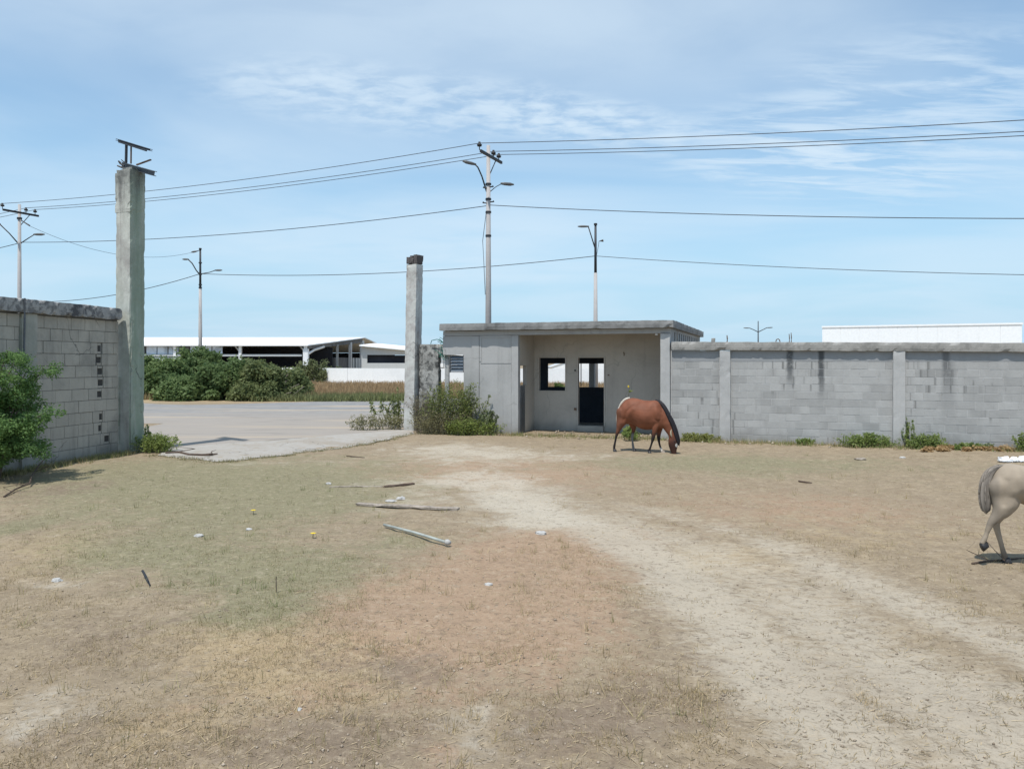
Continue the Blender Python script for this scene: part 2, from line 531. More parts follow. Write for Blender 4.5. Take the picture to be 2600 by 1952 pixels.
# ------------------------------------------------------------------ ground
# zones of the yard, each an ellipse on the ground: centre, radii, strength (measured from the photograph once)
def zone(px, py, rx, ry, amp):
    c = at(px, py)
    y1, y2 = at(px, py + ry).y, at(px, max(py - ry, HOR + 25)).y
    return (c.x, (y1 + y2) / 2, rx / F * c.y, max((y2 - y1) / 2, 0.15), amp)


S22 = 2600 / 2212.0
def zones(rows): return [zone(a * S22, b * S22, c * S22, d * S22, e) for a, b, c, d, e in rows]

GREEN = zones([(300, 1040, 420, 60, 0.9), (650, 1060, 330, 50, 0.65), (480, 1120, 320, 60, 0.55), (250, 1190, 180, 60, 0.35), (600, 1255, 260, 75, 0.85),
               (400, 1200, 220, 50, 0.5), (900, 995, 260, 22, 0.25), (1750, 1010, 600, 35, 0.42), (1500, 1000, 300, 22, 0.4), (560, 1330, 120, 40, 0.5), (190, 1062, 45, 10, 1.0), (40, 1135, 50, 22, 1.0), (870, 1170, 120, 30, 0.35)])
PALE = zones([(1140, 1090, 140, 40, 0.8), (1050, 1040, 150, 30, 0.55), (960, 965, 170, 16, 0.35), (1250, 985, 220, 14, 0.3), (860, 1040, 160, 14, 0.35), (40, 1560, 130, 90, 0.55), (1010, 1600, 110, 70, 0.5), (1020, 1530, 60, 30, 0.5), (870, 1085, 90, 25, 0.4), (130, 1260, 90, 14, 0.5), (1010, 985, 200, 25, 0.5), (600, 1000, 200, 14, 0.25), (1180, 1130, 120, 20, 0.6), (330, 1470, 90, 30, 0.35)])
RED = zones([(1120, 1260, 260, 110, 0.95), (950, 1320, 260, 80, 0.7), (1010, 1010, 260, 30, 0.45), (1330, 1160, 160, 26, 0.4), (1750, 1100, 350, 40, 0.3), (1050, 1400, 300, 120, 0.7), (1230, 1180, 180, 50, 0.45), (1150, 1015, 380, 40, 0.35), (620, 1520, 260, 70, 0.35), (1060, 1040, 220, 35, 0.4), (800, 1330, 220, 60, 0.3), (1750, 1110, 400, 60, 0.3), (960, 1630, 60, 40, 0.8)])
DARK = zones([(700, 1610, 420, 90, 0.7), (1330, 1560, 230, 110, 0.7), (220, 1400, 260, 90, 0.45), (80, 1600, 180, 60, 0.4), (120, 1060, 130, 28, 0.6), (720, 1420, 200, 50, 0.45), (1500, 1420, 120, 70, 0.45), (1380, 1320, 130, 60, 0.3), (1620, 1090, 130, 16, 0.3), (900, 1450, 160, 50, 0.4)])
STRAW = zones([(560, 1400, 300, 80, 0.7), (100, 1200, 220, 90, 0.5), (660, 1480, 220, 80, 0.6), (1900, 1170, 420, 70, 0.4), (1550, 1210, 160, 40, 0.6), (330, 1580, 200, 60, 0.5), (1250, 1620, 120, 40, 0.3)])
RUTS = [([at(x * S22, y * S22) for x, y in pts], wd, amp) for pts, wd, amp in (
    ([(900, 985), (1000, 1010)], 0.9, (0.1, 0.25)), ([(1000, 1010), (1060, 1050), (1110, 1085)], 0.8, (0.25, 0.7)),
    ([(1110, 1085), (1180, 1105), (1300, 1140), (1450, 1220)], 0.62, (0.8, 0.9)), ([(1450, 1220), (1560, 1330), (1700, 1480), (1850, 1640)], 0.62, (0.9, 0.8)),
    ([(1150, 1040), (1250, 1070), (1450, 1110)], 0.6, (0.15, 0.45)), ([(1450, 1110), (1620, 1150), (1800, 1230), (2050, 1330), (2250, 1410)], 0.6, (0.5, 0.8)),
    ([(1330, 1120), (1500, 1180), (1700, 1290), (1900, 1400), (2150, 1560), (2300, 1700)], 1.0, (0.55, 0.75)))]


def blob_sum(zs, x, y):
    o = np.zeros_like(x)
    for cx, cy, rx, ry, a in zs:
        d = ((x - cx) / rx) ** 2 + ((y - cy) / ry) ** 2
        o += a * np.exp(-d * 1.1)
    return o


def rut_mask(x, y):
    o = np.zeros_like(x)
    for pts, wd, amp in RUTS:
        n_seg = len(pts) - 1
        for k, (a, b) in enumerate(zip(pts[:-1], pts[1:])):
            vx, vy = b.x - a.x, b.y - a.y
            L2 = vx * vx + vy * vy
            tt = np.clip(((x - a.x) * vx + (y - a.y) * vy) / L2, 0, 1)
            d = np.hypot(x - a.x - tt * vx, y - a.y - tt * vy)
            s_ = (k + tt) / n_seg
            o = np.maximum(o, (amp[0] + (amp[1] - amp[0]) * s_) * np.exp(-(d / wd) ** 1.7))
    return o


def axis(parts):
    a = []
    for s, e, st in parts:
        a += list(np.arange(s, e, st))
    return np.array(a + [parts[-1][1]])


GY = axis([(-400, -40, 60), (-40, -4, 4), (-4, 2.5, 0.5), (2.5, 12, 0.055), (12, 30, 0.10), (30, 60, 1.0), (60, 140, 5), (140, 500, 40), (500, 3500, 300)])
gxp = axis([(0, 6, 0.06), (6, 14, 0.12), (14, 40, 1.2), (40, 140, 6), (140, 600, 50), (600, 3500, 400)])
GX = np.concatenate([-gxp[:0:-1], gxp])
XX, YY = np.meshgrid(GX, GY)
XX, YY = XX.ravel(), YY.ravel()
# heights: small lumps in the yard, flat where walls, road and far ground are
fall = np.clip((YY - 1.0) / 2.0, 0, 1) * np.clip((30 - YY) / 6, 0, 1) * np.clip((16 - np.abs(XX)) / 3, 0, 1)
gate_d = (XX * -0.71 + YY * 0.70)            # along the gate's own axis: outside the gate the ground is flat
APR = [(-9.75, 20.15), (-9.0, 18.55), (-7.1, 19.1), (-5.2, 21.9), (-4.2, 23.4), (-3.55, 25.9), (-3.95, 27.0), (-7.0, 24.2)]


def lumps(x, y):
    f = min(max((y - 1.0) / 2.0, 0), 1) * min(max((30 - y) / 6, 0), 1) * min(max((16 - abs(x)) / 3, 0), 1)
    if f <= 0:
        return 0.0
    p = Vector((x, y, 0))
    h = 0.035 * mnoise.noise(p * 0.45) + 0.016 * mnoise.noise(p * 1.7) + 0.011 * mnoise.noise(p * 5.0) + 0.006 * max(0, mnoise.noise(p * 9.0))
    # the road side of the gate stays low
    s = (y - 20.3) * 0.70 - (x + 10.1) * 0.71
    edge = min(max((s + 1.05 + 0.6 * mnoise.noise(p * 0.9)) / 0.7, 0), 1) if x < -2.5 else 0
    return f * (h - 0.01) * (1 - edge) - 0.02 * edge


ZZ = np.array([lumps(a, b) if 1 < b < 30 and abs(a) < 16 else 0.0 for a, b in zip(XX, YY)], dtype=np.float32)
rut = rut_mask(XX, YY)
ZZ = ZZ - 0.045 * np.clip(rut, 0, 1)
g1 = np.stack([rut, blob_sum(GREEN, XX, YY), blob_sum(PALE, XX, YY)], 1)
field = np.clip((YY - 44) / 3, 0, 1) * np.clip((200 - YY) / 80, 0, 1)
g2 = np.stack([blob_sum(RED, XX, YY), blob_sum(DARK, XX, YY), blob_sum(STRAW, XX, YY) + field * 0.9], 1)
nx_, ny_ = len(GX), len(GY)
ii = np.arange((ny_ - 1) * (nx_ - 1))
r_, c_ = ii // (nx_ - 1), ii % (nx_ - 1)
q = r_ * nx_ + c_
faces = np.stack([q, q + 1, q + nx_ + 1, q + nx_], 1)

gm, t, out = new_mat('yard_ground')
pos = t.new('ShaderNodeNewGeometry').outputs['Position']
a1 = t.new('ShaderNodeSeparateColor', {0: t.new('ShaderNodeAttribute', attribute_name='zone_a').outputs['Color']})
a2 = t.new('ShaderNodeSeparateColor', {0: t.new('ShaderNodeAttribute', attribute_name='zone_b').outputs['Color']})
nA = t.noise(pos, 0.55, 6, 0.6, 0.6)
nB = t.noise(pos, 2.4, 7, 0.65, 0.4)
nC = t.noise(pos, 11.0, 8, 0.72, 0.3)
nD = t.noise(pos, 55.0, 6, 0.7)
nE = t.noise(t.vmul(pos, (1.0, 2.2, 1.0)), 5.5, 7, 0.7, 0.8)
nS = t.noise(t.vmul(pos, (26, 90, 26)), 1.0, 3, 0.6, 1.5)      # lying straw fibres


def zmask(v, n, spread=0.55):
    k = t.m('ADD', v, t.m('MULTIPLY', t.m('SUBTRACT', n, 0.5), spread * 2))
    return t.ss(k, 0.18, 0.78)


col = t.mix(t.ss(nB, 0.34, 0.66), (0.310, 0.246, 0.168), (0.250, 0.197, 0.135))
nG = t.m('ADD', t.m('MULTIPLY', nE, 0.5), t.m('MULTIPLY', t.noise(pos, 0.9, 8, 0.7, 1.0), 0.5))
nH = t.m('ADD', t.m('MULTIPLY', nB, 0.5), t.m('MULTIPLY', nC, 0.5))
nK = t.m('ADD', t.m('MULTIPLY', nC, 0.4), t.m('MULTIPLY', t.noise(pos, 1.6, 8, 0.72, 0.8), 0.6))
col = t.mix(t.m('MULTIPLY', zmask(a2.outputs[2], nG, 1.3), 0.8), col, (0.395, 0.300, 0.180))
col = t.mix(t.m('MULTIPLY', zmask(a2.outputs[0], nH, 1.5), 0.62), col, (0.370, 0.245, 0.165))
col = t.mix(t.m('MULTIPLY', zmask(a1.outputs[1], nG, 1.5), 0.72), col, (0.205, 0.200, 0.118))
col = t.mix(t.m('MULTIPLY', zmask(a2.outputs[1], nK, 1.5), 0.8), col, (0.200, 0.152, 0.112))
col = t.mix(t.m('MULTIPLY', zmask(a1.outputs[0], t.m('ADD', t.m('MULTIPLY', nE, 0.6), t.m('MULTIPLY', nA, 0.4)), 1.1), 0.85), col, (0.435, 0.382, 0.304))
col = t.mix(t.m('MULTIPLY', zmask(a1.outputs[2], nK, 1.4), 0.8), col, (0.475, 0.425, 0.345))
nM = t.noise(pos, 5.0, 8, 0.75, 0.5)
col = t.mix(t.ss(nM, 0.53, 0.70, 0.0, 0.5), col, (0.185, 0.142, 0.105))
col = t.mix(t.ss(nM, 0.47, 0.30, 0.0, 0.45), col, (0.46, 0.385, 0.295))
# crumbs, dark humus flecks and pale straw on everything
col = t.mix(t.ss(nC, 0.545, 0.64, 0.0, 0.62), col, (0.155, 0.122, 0.086))
col = t.mix(t.ss(nC, 0.46, 0.36, 0.0, 0.35), col, (0.47, 0.39, 0.285))
nF = t.noise(pos, 26.0, 6, 0.75, 0.4)
col = t.mix(t.ss(nF, 0.56, 0.66, 0.0, 0.6), col, (0.145, 0.112, 0.080))
col = t.mix(t.ss(nF, 0.44, 0.34, 0.0, 0.3), col, (0.50, 0.42, 0.315))
col = t.mix(t.ss(nD, 0.60, 0.76, 0.0, 0.5), col, (0.13, 0.105, 0.08))
col = t.mix(t.ss(nS, 0.60, 0.74, 0.0, 0.45), col, (0.50, 0.41, 0.28))
col = t.mix(t.ss(nA, 0.5, 0.75, 0.0, 0.25), col, (0.24, 0.19, 0.14))
hb = t.m('ADD', t.m('MULTIPLY', nC, 0.6), t.m('ADD', t.m('MULTIPLY', nD, 0.35), t.m('MULTIPLY', nB, 0.8)))
finish(t, out, col, 0.97, hb, 0.6, 0.05, spec=0.08)
ground = raw_mesh('ground', np.stack([XX, YY, ZZ], 1), faces, gm, {'zone_a': g1, 'zone_b': g2}, smooth=True)
props(ground, kind='structure')


def gz(x, y):
    x_, y_ = np.array([float(x)]), np.array([float(y)])
    return lumps(float(x), float(y)) - 0.045 * float(np.clip(rut_mask(x_, y_), 0, 1)[0])


# ---- road beyond the gate and the concrete apron in it
rm, t, out = new_mat('dusty_asphalt')
pos = t.new('ShaderNodeNewGeometry').outputs['Position']
nA = t.noise(t.vmul(pos, (0.05, 0.55, 1)), 1.0, 6, 0.6, 0.8)
nB = t.noise(pos, 1.3, 7, 0.65)
nC = t.noise(pos, 16, 6, 0.7)
y_ = t.new('ShaderNodeSeparateXYZ', {0: pos}).outputs[1]
near = t.ss(t.m('ADD', y_, t.m('MULTIPLY', t.m('SUBTRACT', nA, 0.5), 14.0)), 31, 39, 1.0, 0.0)
c = t.mix(t.ss(nB, 0.35, 0.7), (0.27, 0.268, 0.265), (0.215, 0.214, 0.212))
c = t.mix(t.m('MULTIPLY', near, 0.8), c, (0.325, 0.288, 0.248))
c = t.mix(t.ss(nA, 0.52, 0.66, 0.0, 0.75), c, (0.42, 0.345, 0.26))
c = t.mix(t.ss(t.noise(t.vmul(pos, (0.3, 2.0, 1)), 1.0, 6, 0.65, 0.5), 0.53, 0.70, 0.0, 0.55), c, (0.17, 0.16, 0.15))
c = t.mix(t.ss(nC, 0.58, 0.72, 0.0, 0.3), c, (0.13, 0.12, 0.11))
finish(t, out, c, 0.95, t.m('ADD', nB, nC), 0.25, 0.02, spec=0.1)
mb = MB()
xs = list(range(-80, -14, 2)) + [x * 0.5 for x in range(-28, -2)] + list(range(-1, 61, 2))
far_edge = {x: 47.0 + 1.5 * mnoise.noise(Vector((x * 0.13, 3.1, 0))) - 3.6 * math.exp(-((x + 17) / 5.5) ** 2) for x in xs}
def near_edge(x): return 30.0 if x < -13 else (34.0 if x > -2 else max(20.4, 20.75 + (x + 10.1) * 1.03))
for a, b in zip(xs[:-1], xs[1:]):
    lo_a, lo_b = near_edge(a), near_edge(b)
    mb.quad((a, lo_a, 0.006), (b, lo_b, 0.006), (b, far_edge[b], 0.006), (a, far_edge[a], 0.006))
road = mb.build('road', rm)
props(road, kind='structure')

mb = MB()
def edge_line(px):
    o = []
    for k, (a, b) in enumerate(zip(px[:-1], px[1:])):
        for u_ in np.linspace(0, 1, 9)[:-1]:
            o.append(at(a[0] + (b[0] - a[0]) * u_, a[1] + (b[1] - a[1]) * u_))
    return o + [at(*px[-1])]


outer = edge_line([(430, 1139), (560, 1127), (700, 1118), (860, 1104), (1000, 1093.5), (1045, 1090)])
inner = edge_line([(400, 1156), (560, 1172), (720, 1155), (880, 1135), (985, 1116), (1052, 1101)])
for k, (a, b) in enumerate(zip(inner, outer)):
    j_ = mnoise.noise(Vector((k * 0.45, 2.2, 0))) * 0.28 + mnoise.noise(Vector((k * 1.7, 5.2, 0))) * 0.12
    a.x += j_ * 0.5; a.y += -j_
    j_ = mnoise.noise(Vector((k * 0.8, 8.2, 0))) * 0.10
    b.y += j_
up = Vector((0, 0, 0.010))
for k in range(len(inner) - 1):
    mid_a, mid_b = inner[k].lerp(outer[k], 0.5), inner[k + 1].lerp(outer[k + 1], 0.5)
    mb.quad(inner[k] + up * 0.2, inner[k + 1] + up * 0.2, mid_b + up, mid_a + up)
    mb.quad(mid_a + up, mid_b + up, outer[k + 1] + up, outer[k] + up)
ap = mb.build('apron', M['apron'])
props(ap, kind='structure')


# ------------------------------------------------------------------ foliage helpers
def leaves(rg, clumps, n, size, c_dark, c_light, flat=0.35, elong=1.8, fill=0.5, droop=0.0):
    """diamond leaves on and in clumps (x, y, z, r): returns arrays"""
    cl_ = np.array(clumps, dtype=np.float64)
    pr = cl_[:, 3] ** 2
    pick = rg.choice(len(cl_), n, p=pr / pr.sum())
    d = rg.normal(size=(n, 3))
    d /= np.linalg.norm(d, axis=1)[:, None]
    rad = cl_[pick, 3] * (fill + (1 - fill) * rg.random(n) ** 0.5) * (1 + 0.18 * rg.normal(size=n))
    c = cl_[pick, :3] + d * rad[:, None] * np.array([1, 1, 0.8])
    c[:, 2] -= droop * rg.random(n)
    c[:, 2] = np.maximum(c[:, 2], 0.02)
    nrm = d * 0.6 + rg.normal(size=(n, 3)) * 0.7 + np.array([0, 0, flat])
    nrm /= np.linalg.norm(nrm, axis=1)[:, None]
    a = np.cross(nrm, rg.normal(size=(n, 3)))
    a /= np.linalg.norm(a, axis=1)[:, None]
    b = np.cross(nrm, a)
    s = size * (0.6 + 0.8 * rg.random(n))[:, None]
    V = np.stack([c - a * s * elong / 2, c + b * s / 2, c + a * s * elong / 2, c - b * s / 2], 1).reshape(-1, 3)
    f = np.arange(4 * n).reshape(-1, 4)
    tone = np.clip(rg.random(len(cl_))[pick] * 0.55 + rg.random(n) * 0.55, 0, 1)[:, None]
    col = np.array(c_dark) * (1 - tone) + np.array(c_light) * tone
    return V, f, np.repeat(col, 4, axis=0)


def clump_set(rg, rx, ry, h, n, r0, r1, z0=0.1):
    """clump centres filling a dome"""
    o = []
    while len(o) < n:
        x, y, z = rg.uniform(-1, 1), rg.uniform(-1, 1), rg.uniform(0, 1)
        if x * x + y * y + z * z < 1.0:
            o.append((x * rx, y * ry, z0 + z * (h - r0), rg.uniform(r0, r1)))
    return o


def bush(name, label, cat, loc, rx, ry, h, n, size, cd, cl_, seed, nclump=14, group=None, stems=5, r0=None, r1=None, elong=1.8, sprigs=0, fill=0.5, z0=0.1):
    rg = np.random.default_rng(seed)
    root = thing(name, label, cat, loc, 0, group)
    r0 = r0 or min(rx, h) * 0.22
    r1 = r1 or min(rx, h) * 0.42
    cs = clump_set(rg, rx, ry, h, nclump, r0, r1, z0)
    mb = MB()
    for k in range(stems):
        c = cs[k % len(cs)]
        p0 = Vector((c[0] * 0.25, c[1] * 0.25, -0.05))
        p2 = Vector((c[0], c[1], c[2]))
        mid = (p0 + p2) / 2 + Vector((rg.normal() * 0.08, rg.normal() * 0.08, 0.1 * h))
        mb.tube([p0, mid, p2], [0.022 * h, 0.014 * h, 0.006 * h], 6)
    for k in range(sprigs):
        an = rg.uniform(0, 2 * math.pi)
        p0 = Vector((rg.uniform(-.5, .5) * rx, rg.uniform(-.5, .5) * ry, 0))
        tip = p0 + Vector((math.cos(an) * rx * 0.5, math.sin(an) * ry * 0.4, h * rg.uniform(0.8, 1.35)))
        mid = (p0 + tip) / 2 + Vector((0, 0, 0.1 * h))
        mb.tube([p0, mid, tip], [0.008 * h, 0.006 * h, 0.003 * h], 5)
        for u_ in np.linspace(0.45, 1.0, 6):
            pp = p0.lerp(tip, u_)
            cs.append((pp.x, pp.y, pp.z, r0 * 0.35))
    mb.build('stem', M['twig'], root)
    V, f, c = leaves(rg, cs, n, size, cd, cl_, elong=elong, fill=fill)
    raw_mesh('foliage', V, f, M['leaf'], c, root)
    return root


def shrub(name, label, cat, loc, rx, ry, h, nst, nleaf, size, cd, cl_, seed, group=None, thick=0.006, curl=0.35, low=0.25, elong=2.2, twig='stem', hvar=0.5):
    """many thin stems fanning out of the ground with small leaves along them"""
    rg = np.random.default_rng(seed)
    root = thing(name, label, cat, loc, 0, group)
    mb = MB()
    P, tone = [], []
    per = max(1, nleaf // nst)
    for k in range(nst):
        b = Vector((rg.uniform(-.75, .75) * rx, rg.uniform(-.75, .75) * ry, -0.02))
        hh = h * (1 - hvar * rg.random() ** 1.3)
        hh *= 1.0 - 0.45 * (abs(b.x) / rx) ** 2
        tip = Vector((b.x + rg.normal() * 0.30 * rx + 0.25 * b.x, b.y + rg.normal() * 0.25 * ry, hh))
        mid = b.lerp(tip, 0.5) + Vector((rg.normal() * curl * 0.15 * h, rg.normal() * curl * 0.1 * h, 0.06 * h))
        th = thick * rg.uniform(0.6, 1.3)
        mb.tube([b, mid, tip], [th, th * 0.75, th * 0.35], 4, caps=False)
        tk = rg.random()
        for j in range(per):
            u_ = low + (1 - low) * rg.random() ** 0.8
            q = b.lerp(mid, u_ * 2) if u_ < 0.5 else mid.lerp(tip, u_ * 2 - 1)
            sp = (0.5 + 0.7 * (1 - u_)) * min(rx, h) * 0.16
            P.append((q.x + rg.normal() * sp, q.y + rg.normal() * sp * 0.8, max(0.015, q.z + rg.normal() * sp * 0.8)))
            tone.append(0.55 * tk + 0.5 * rg.random())
    mb.build(twig, M['stem'] if twig == 'stem' else M['twig'], root)
    c = np.array(P); n = len(c)
    nrm = rg.normal(size=(n, 3)) + np.array([0, -0.1, 0.6]); nrm /= np.linalg.norm(nrm, axis=1)[:, None]
    a = np.cross(nrm, rg.normal(size=(n, 3))); a /= np.linalg.norm(a, axis=1)[:, None]
    b = np.cross(nrm, a)
    sz = size * (0.5 + 0.9 * rg.random(n))[:, None]
    V = np.stack([c - a * sz * elong / 2, c + b * sz / 2, c + a * sz * elong / 2, c - b * sz / 2], 1).reshape(-1, 3)
    tn = np.clip(np.array(tone), 0, 1)[:, None]
    col = np.array(cd) * (1 - tn) + np.array(cl_) * tn
    raw_mesh('foliage', V, np.arange(4 * n).reshape(-1, 4), M['leaf'], np.repeat(col, 4, axis=0), root)
    return root


# ------------------------------------------------------------------ right-hand block wall
def block_mesh(name, lx, lz, dep, mat):
    c = 0.004
    mb = MB()
    b = [(0, dep, 0), (lx, dep, 0), (lx, dep, lz), (0, dep, lz)]
    m1 = [(0, c, 0), (lx, c, 0), (lx, c, lz), (0, c, lz)]
    m0 = [(c, 0, c), (lx - c, 0, c), (lx - c, 0, lz - c), (c, 0, lz - c)]
    mb.v = b + m1 + m0
    mb.f = [(8, 9, 10, 11)]
    for k in range(4):
        k2 = (k + 1) % 4
        mb.f.append((4 + k, 4 + k2, 8 + k2, 8 + k))
        mb.f.append((k, k2, 4 + k2, 4 + k))
    me = bpy.data.meshes.new(name)
    me.from_pydata(mb.v, [], mb.f)
    me.materials.append(mat)
    return me


_bl = {}


def lay_blocks(parent, x0, x1, y, z0, z1, bl, bh, joint, mat, dep, rg, vary=0.0, jit=0.004, gaps=None, count=None):
    """courses of blocks between x0 and x1, every block an object under parent"""
    rows = int(round((z1 - z0) / bh))
    hh = (z1 - z0) / rows
    n = 0
    for r in range(rows):
        x = x0
        off = (bl / 2 if r % 2 else bl) * rg.uniform(0.9, 1.1)
        first = True
        zz = z0 + r * hh
        while x < x1 - 0.02:
            L = min(off if first else round(bl * (1 + vary * rg.uniform(-1, 1)), 1 if vary > .3 else 2), x1 - x)
            if x1 - (x + L) < 0.08:
                L = x1 - x
            first = False
            segs = [(x, x + L)]
            if gaps and r in gaps:
                g0, g1 = gaps[r]
                if x < g1 and x + L > g0:
                    segs = [(a, b) for a, b in ((x, g0), (g1, x + L)) if b - a > 0.05]
            for a, b in segs:
                key = (round(b - a, 2), round(hh, 3), mat.name)
                if key not in _bl:
                    _bl[key] = block_mesh('block', key[0] - joint, hh - joint, dep, mat)
                o = bpy.data.objects.new('block', _bl[key])
                COL.objects.link(o)
                o.parent = parent
                o.location = (a + joint / 2, y + rg.uniform(-jit, jit), zz + joint / 2)
                n += 1
            x += L
    return n


wall_r = thing('block_wall', 'long grey concrete block wall with smooth posts right of the open hut', 'wall', W0, -WALL_A)
WT0, WT1 = -1.60, 9.60
rgw = np.random.default_rng(3)
posts = [(-0.15, 0.17), (4.60, 4.92), (9.36, 9.68)]
panels = [(WT0, -0.155), (0.175, 4.595), (4.925, 9.355)]
BT = lambda t_: 2.995 - 0.0115 * t_            # top of the beam
for (a, b) in panels:
    mb = MB()
    mb.box(a - 0.02, b + 0.02, 0.0255, 0.13, -0.3, 2.74)
    mb.build('mortar_bed', M['mortar'], wall_r)
    lay_blocks(wall_r, a, b, 0.020, -0.02, 2.40, 0.46 if a < 1 else 0.5, 0.22, 0.009, M['block'], 0.09, rgw, vary=0.12, jit=0.0035)
    mb = MB()                                   # plain course under the beam, darker and bluer than the blocks
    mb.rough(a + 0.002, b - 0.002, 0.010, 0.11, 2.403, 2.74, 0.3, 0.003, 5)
    mb.build('dark_band', M['band'], wall_r)
for k, (a, b) in enumerate(posts):
    mb = MB()
    mb.rough(a, b, -0.085, 0.16, -0.3, 2.735, 0.16, 0.005, 20 + k, chip=0.02)
    mb.build('post', M['post'], wall_r)
mb = MB()
sl = Matrix(((1, 0, 0, 0), (0, 1, 0, 0), (-0.0115, 0, 1, 0), (0, 0, 0, 1)))
mb.rough(WT0, 9.75, -0.105, 0.19, 2.742, 2.995, 0.075, 0.010, 9, M=sl, chip=0.05)
mb.build('beam', M['beam'], wall_r)
# the wall runs on past the frame: plain length
mb = MB()
mb.box(9.70, 22, 0.02, 0.13, -0.3, 2.62)
o = mb.build('wall_run', M['block'], wall_r)
mb = MB()
mb.rough(9.76, 22, -0.10, 0.19, 2.622, 2.88, 0.3, 0.008, 31)
mb.build('beam', M['beam'], wall_r)
# broken reinforcement and mortar stubs left on top of the beam
for (px, y0, wpx, hpx, kind) in ((1811, 866, 10, 11, 0), (1846, 866, 4, 18, 1), (1974, 867, 5, 9, 2), (2004, 867, 3, 22, 1), (2009, 867, 3, 25, 1)):
    k = (px - CX) / F
    tt = (k * W0.y - W0.x) / (U.x - k * U.y)
    dist = W0.y + U.y * tt
    zt = BT(tt) - 0.01
    h, wd = hpx / F * dist, wpx / F * dist
    mb = MB()
    if kind == 0:
        mb.rough(tt - wd / 2, tt + wd / 2, -0.02, 0.09, zt, zt + h, 0.04, 0.02, 4, chip=0.03)
        mb.build('mortar_stub', M['beam'], wall_r)
    elif kind == 1:
        mb.tube([(tt, 0.03, zt), (tt + 0.006, 0.03, zt + h * 0.5), (tt - 0.004, 0.03, zt + h)], [wd * 0.55, wd * 0.45, wd * 0.3], 6)
        mb.build('rebar', M['rust'], wall_r)
    else:
        mb.tube([(tt - 0.05, 0.03, zt), (tt - 0.03, 0.03, zt + h * 0.8), (tt + 0.02, 0.03, zt + h), (tt + 0.06, 0.03, zt + h * 0.7), (tt + 0.075, 0.03, zt)], 0.016, 6)
        mb.build('rebar', M['rust'], wall_r)

# ------------------------------------------------------------------ open hut
HT = -5.4
hut = thing('guard_hut', 'open grey plaster guard hut with flat concrete roof behind the brown horse', 'hut', W(HT, 0), -WALL_A)
HO = (HT, 0, 0)


def hb_(mb, name, mat, parent=hut, **k):
    return mb.build(name, mat, parent, off=HO, **k)


D_ROOM, D_BACK, D_END = 1.80, 5.2, 9.4
TL, TR = -9.33, -1.62
mb = MB(); mb.rough(-9.36, -1.50, -0.26, 9.75, 3.44, 3.685, 0.16, 0.009, 41, chip=0.045); hb_(mb, 'roof_slab', M['slab'])
mb = MB(); mb.rough(-9.32, -1.63, -0.035, 0.2, 3.275, 3.437, 0.2, 0.004, 42, chip=0.01); hb_(mb, 'front_beam', M['plaster'])
# left room front: opening then pilaster then panel
mb = MB(); mb.wall([-9.33, -8.56, -8.27], [-0.2, 1.15, 2.63, 3.272], 0.0, 0.15, {(0, 1)}); hb_(mb, 'front_wall', M['plaster'])
mb = MB(); mb.rough(-8.267, -7.99, -0.03, 0.15, -0.2, 3.272, 0.2, 0.003, 43); hb_(mb, 'pilaster', M['plaster'])
mb = MB(); mb.wall([-7.987, -6.853], [-0.2, 2.34, 3.272], 0.0, 0.15, set()); hb_(mb, 'front_wall', M['plaster'])
mb = MB(); mb.rough(-7.95, -6.86, -0.018, -0.001, 2.335, 2.375, 0.1, 0.003, 44); hb_(mb, 'ledge', M['plaster'])
mb = MB(); mb.wall([-7.982, -7.92, -6.857], [2.40, 3.20, 3.27], -0.014, -0.001, {(1, 0)}); hb_(mb, 'panel_frame', M['plaster'])
# porch jambs
mb = MB(); mb.rough(-6.850, -6.60, -0.02, 0.17, -0.2, 3.272, 0.18, 0.004, 45, chip=0.012); hb_(mb, 'porch_pillar', M['plaster'])
mb = MB(); mb.rough(-1.93, -1.63, -0.10, 0.2, -0.2, 3.272, 0.18, 0.004, 46, chip=0.012); hb_(mb, 'porch_pillar', M['post'])
# porch left wall with a broken slot in it
mb = MB(); mb.wall([0.172, 0.22, 0.92, D_ROOM - 0.003], [-0.2, 1.60, 2.26, 3.437], -6.75, -6.61, {(1, 1)}, swap=True); hb_(mb, 'side_wall', M['plaster_in'])
mb = MB(); mb.box(-6.606, -6.575, 0.19, 0.62, -0.2, 1.585); hb_(mb, 'door_board', M['steel_pale'])
# back wall of the porch: window and doorway
mb = MB()
mb.wall([-6.85, -6.437, -5.49, -5.019, -4.118, -1.63], [-0.2, 0.19, 1.385, 2.53, 3.437], D_ROOM, D_ROOM + 0.15, {(1, 2), (3, 1), (3, 2)})
hb_(mb, 'porch_back_wall', M['plaster_in'])
mb = MB(); mb.wall([-5.072, -5.022, -4.115, -4.065], [0.19, 2.533, 2.575], D_ROOM - 0.025, D_ROOM + 0.155, {(1, 0)}); hb_(mb, 'door_frame', M['plaster_in'])
mb = MB(); mb.wall([-6.49, -6.440, -5.487, -5.437], [1.335, 1.382, 2.533, 2.575], D_ROOM - 0.02, D_ROOM + 0.155, {(1, 1)}); hb_(mb, 'window_frame', M['plaster_in'])
# room behind the porch
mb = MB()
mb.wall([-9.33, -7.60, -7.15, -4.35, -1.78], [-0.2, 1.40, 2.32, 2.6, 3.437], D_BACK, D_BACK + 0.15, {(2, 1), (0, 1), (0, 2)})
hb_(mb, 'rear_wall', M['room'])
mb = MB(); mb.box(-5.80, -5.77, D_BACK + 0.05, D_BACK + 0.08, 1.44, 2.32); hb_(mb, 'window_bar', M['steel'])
mb = MB(); mb.box(-6.845, -1.80, D_ROOM + 0.153, D_ROOM + 0.165, 2.56, 3.437); hb_(mb, 'lining', M['room'])
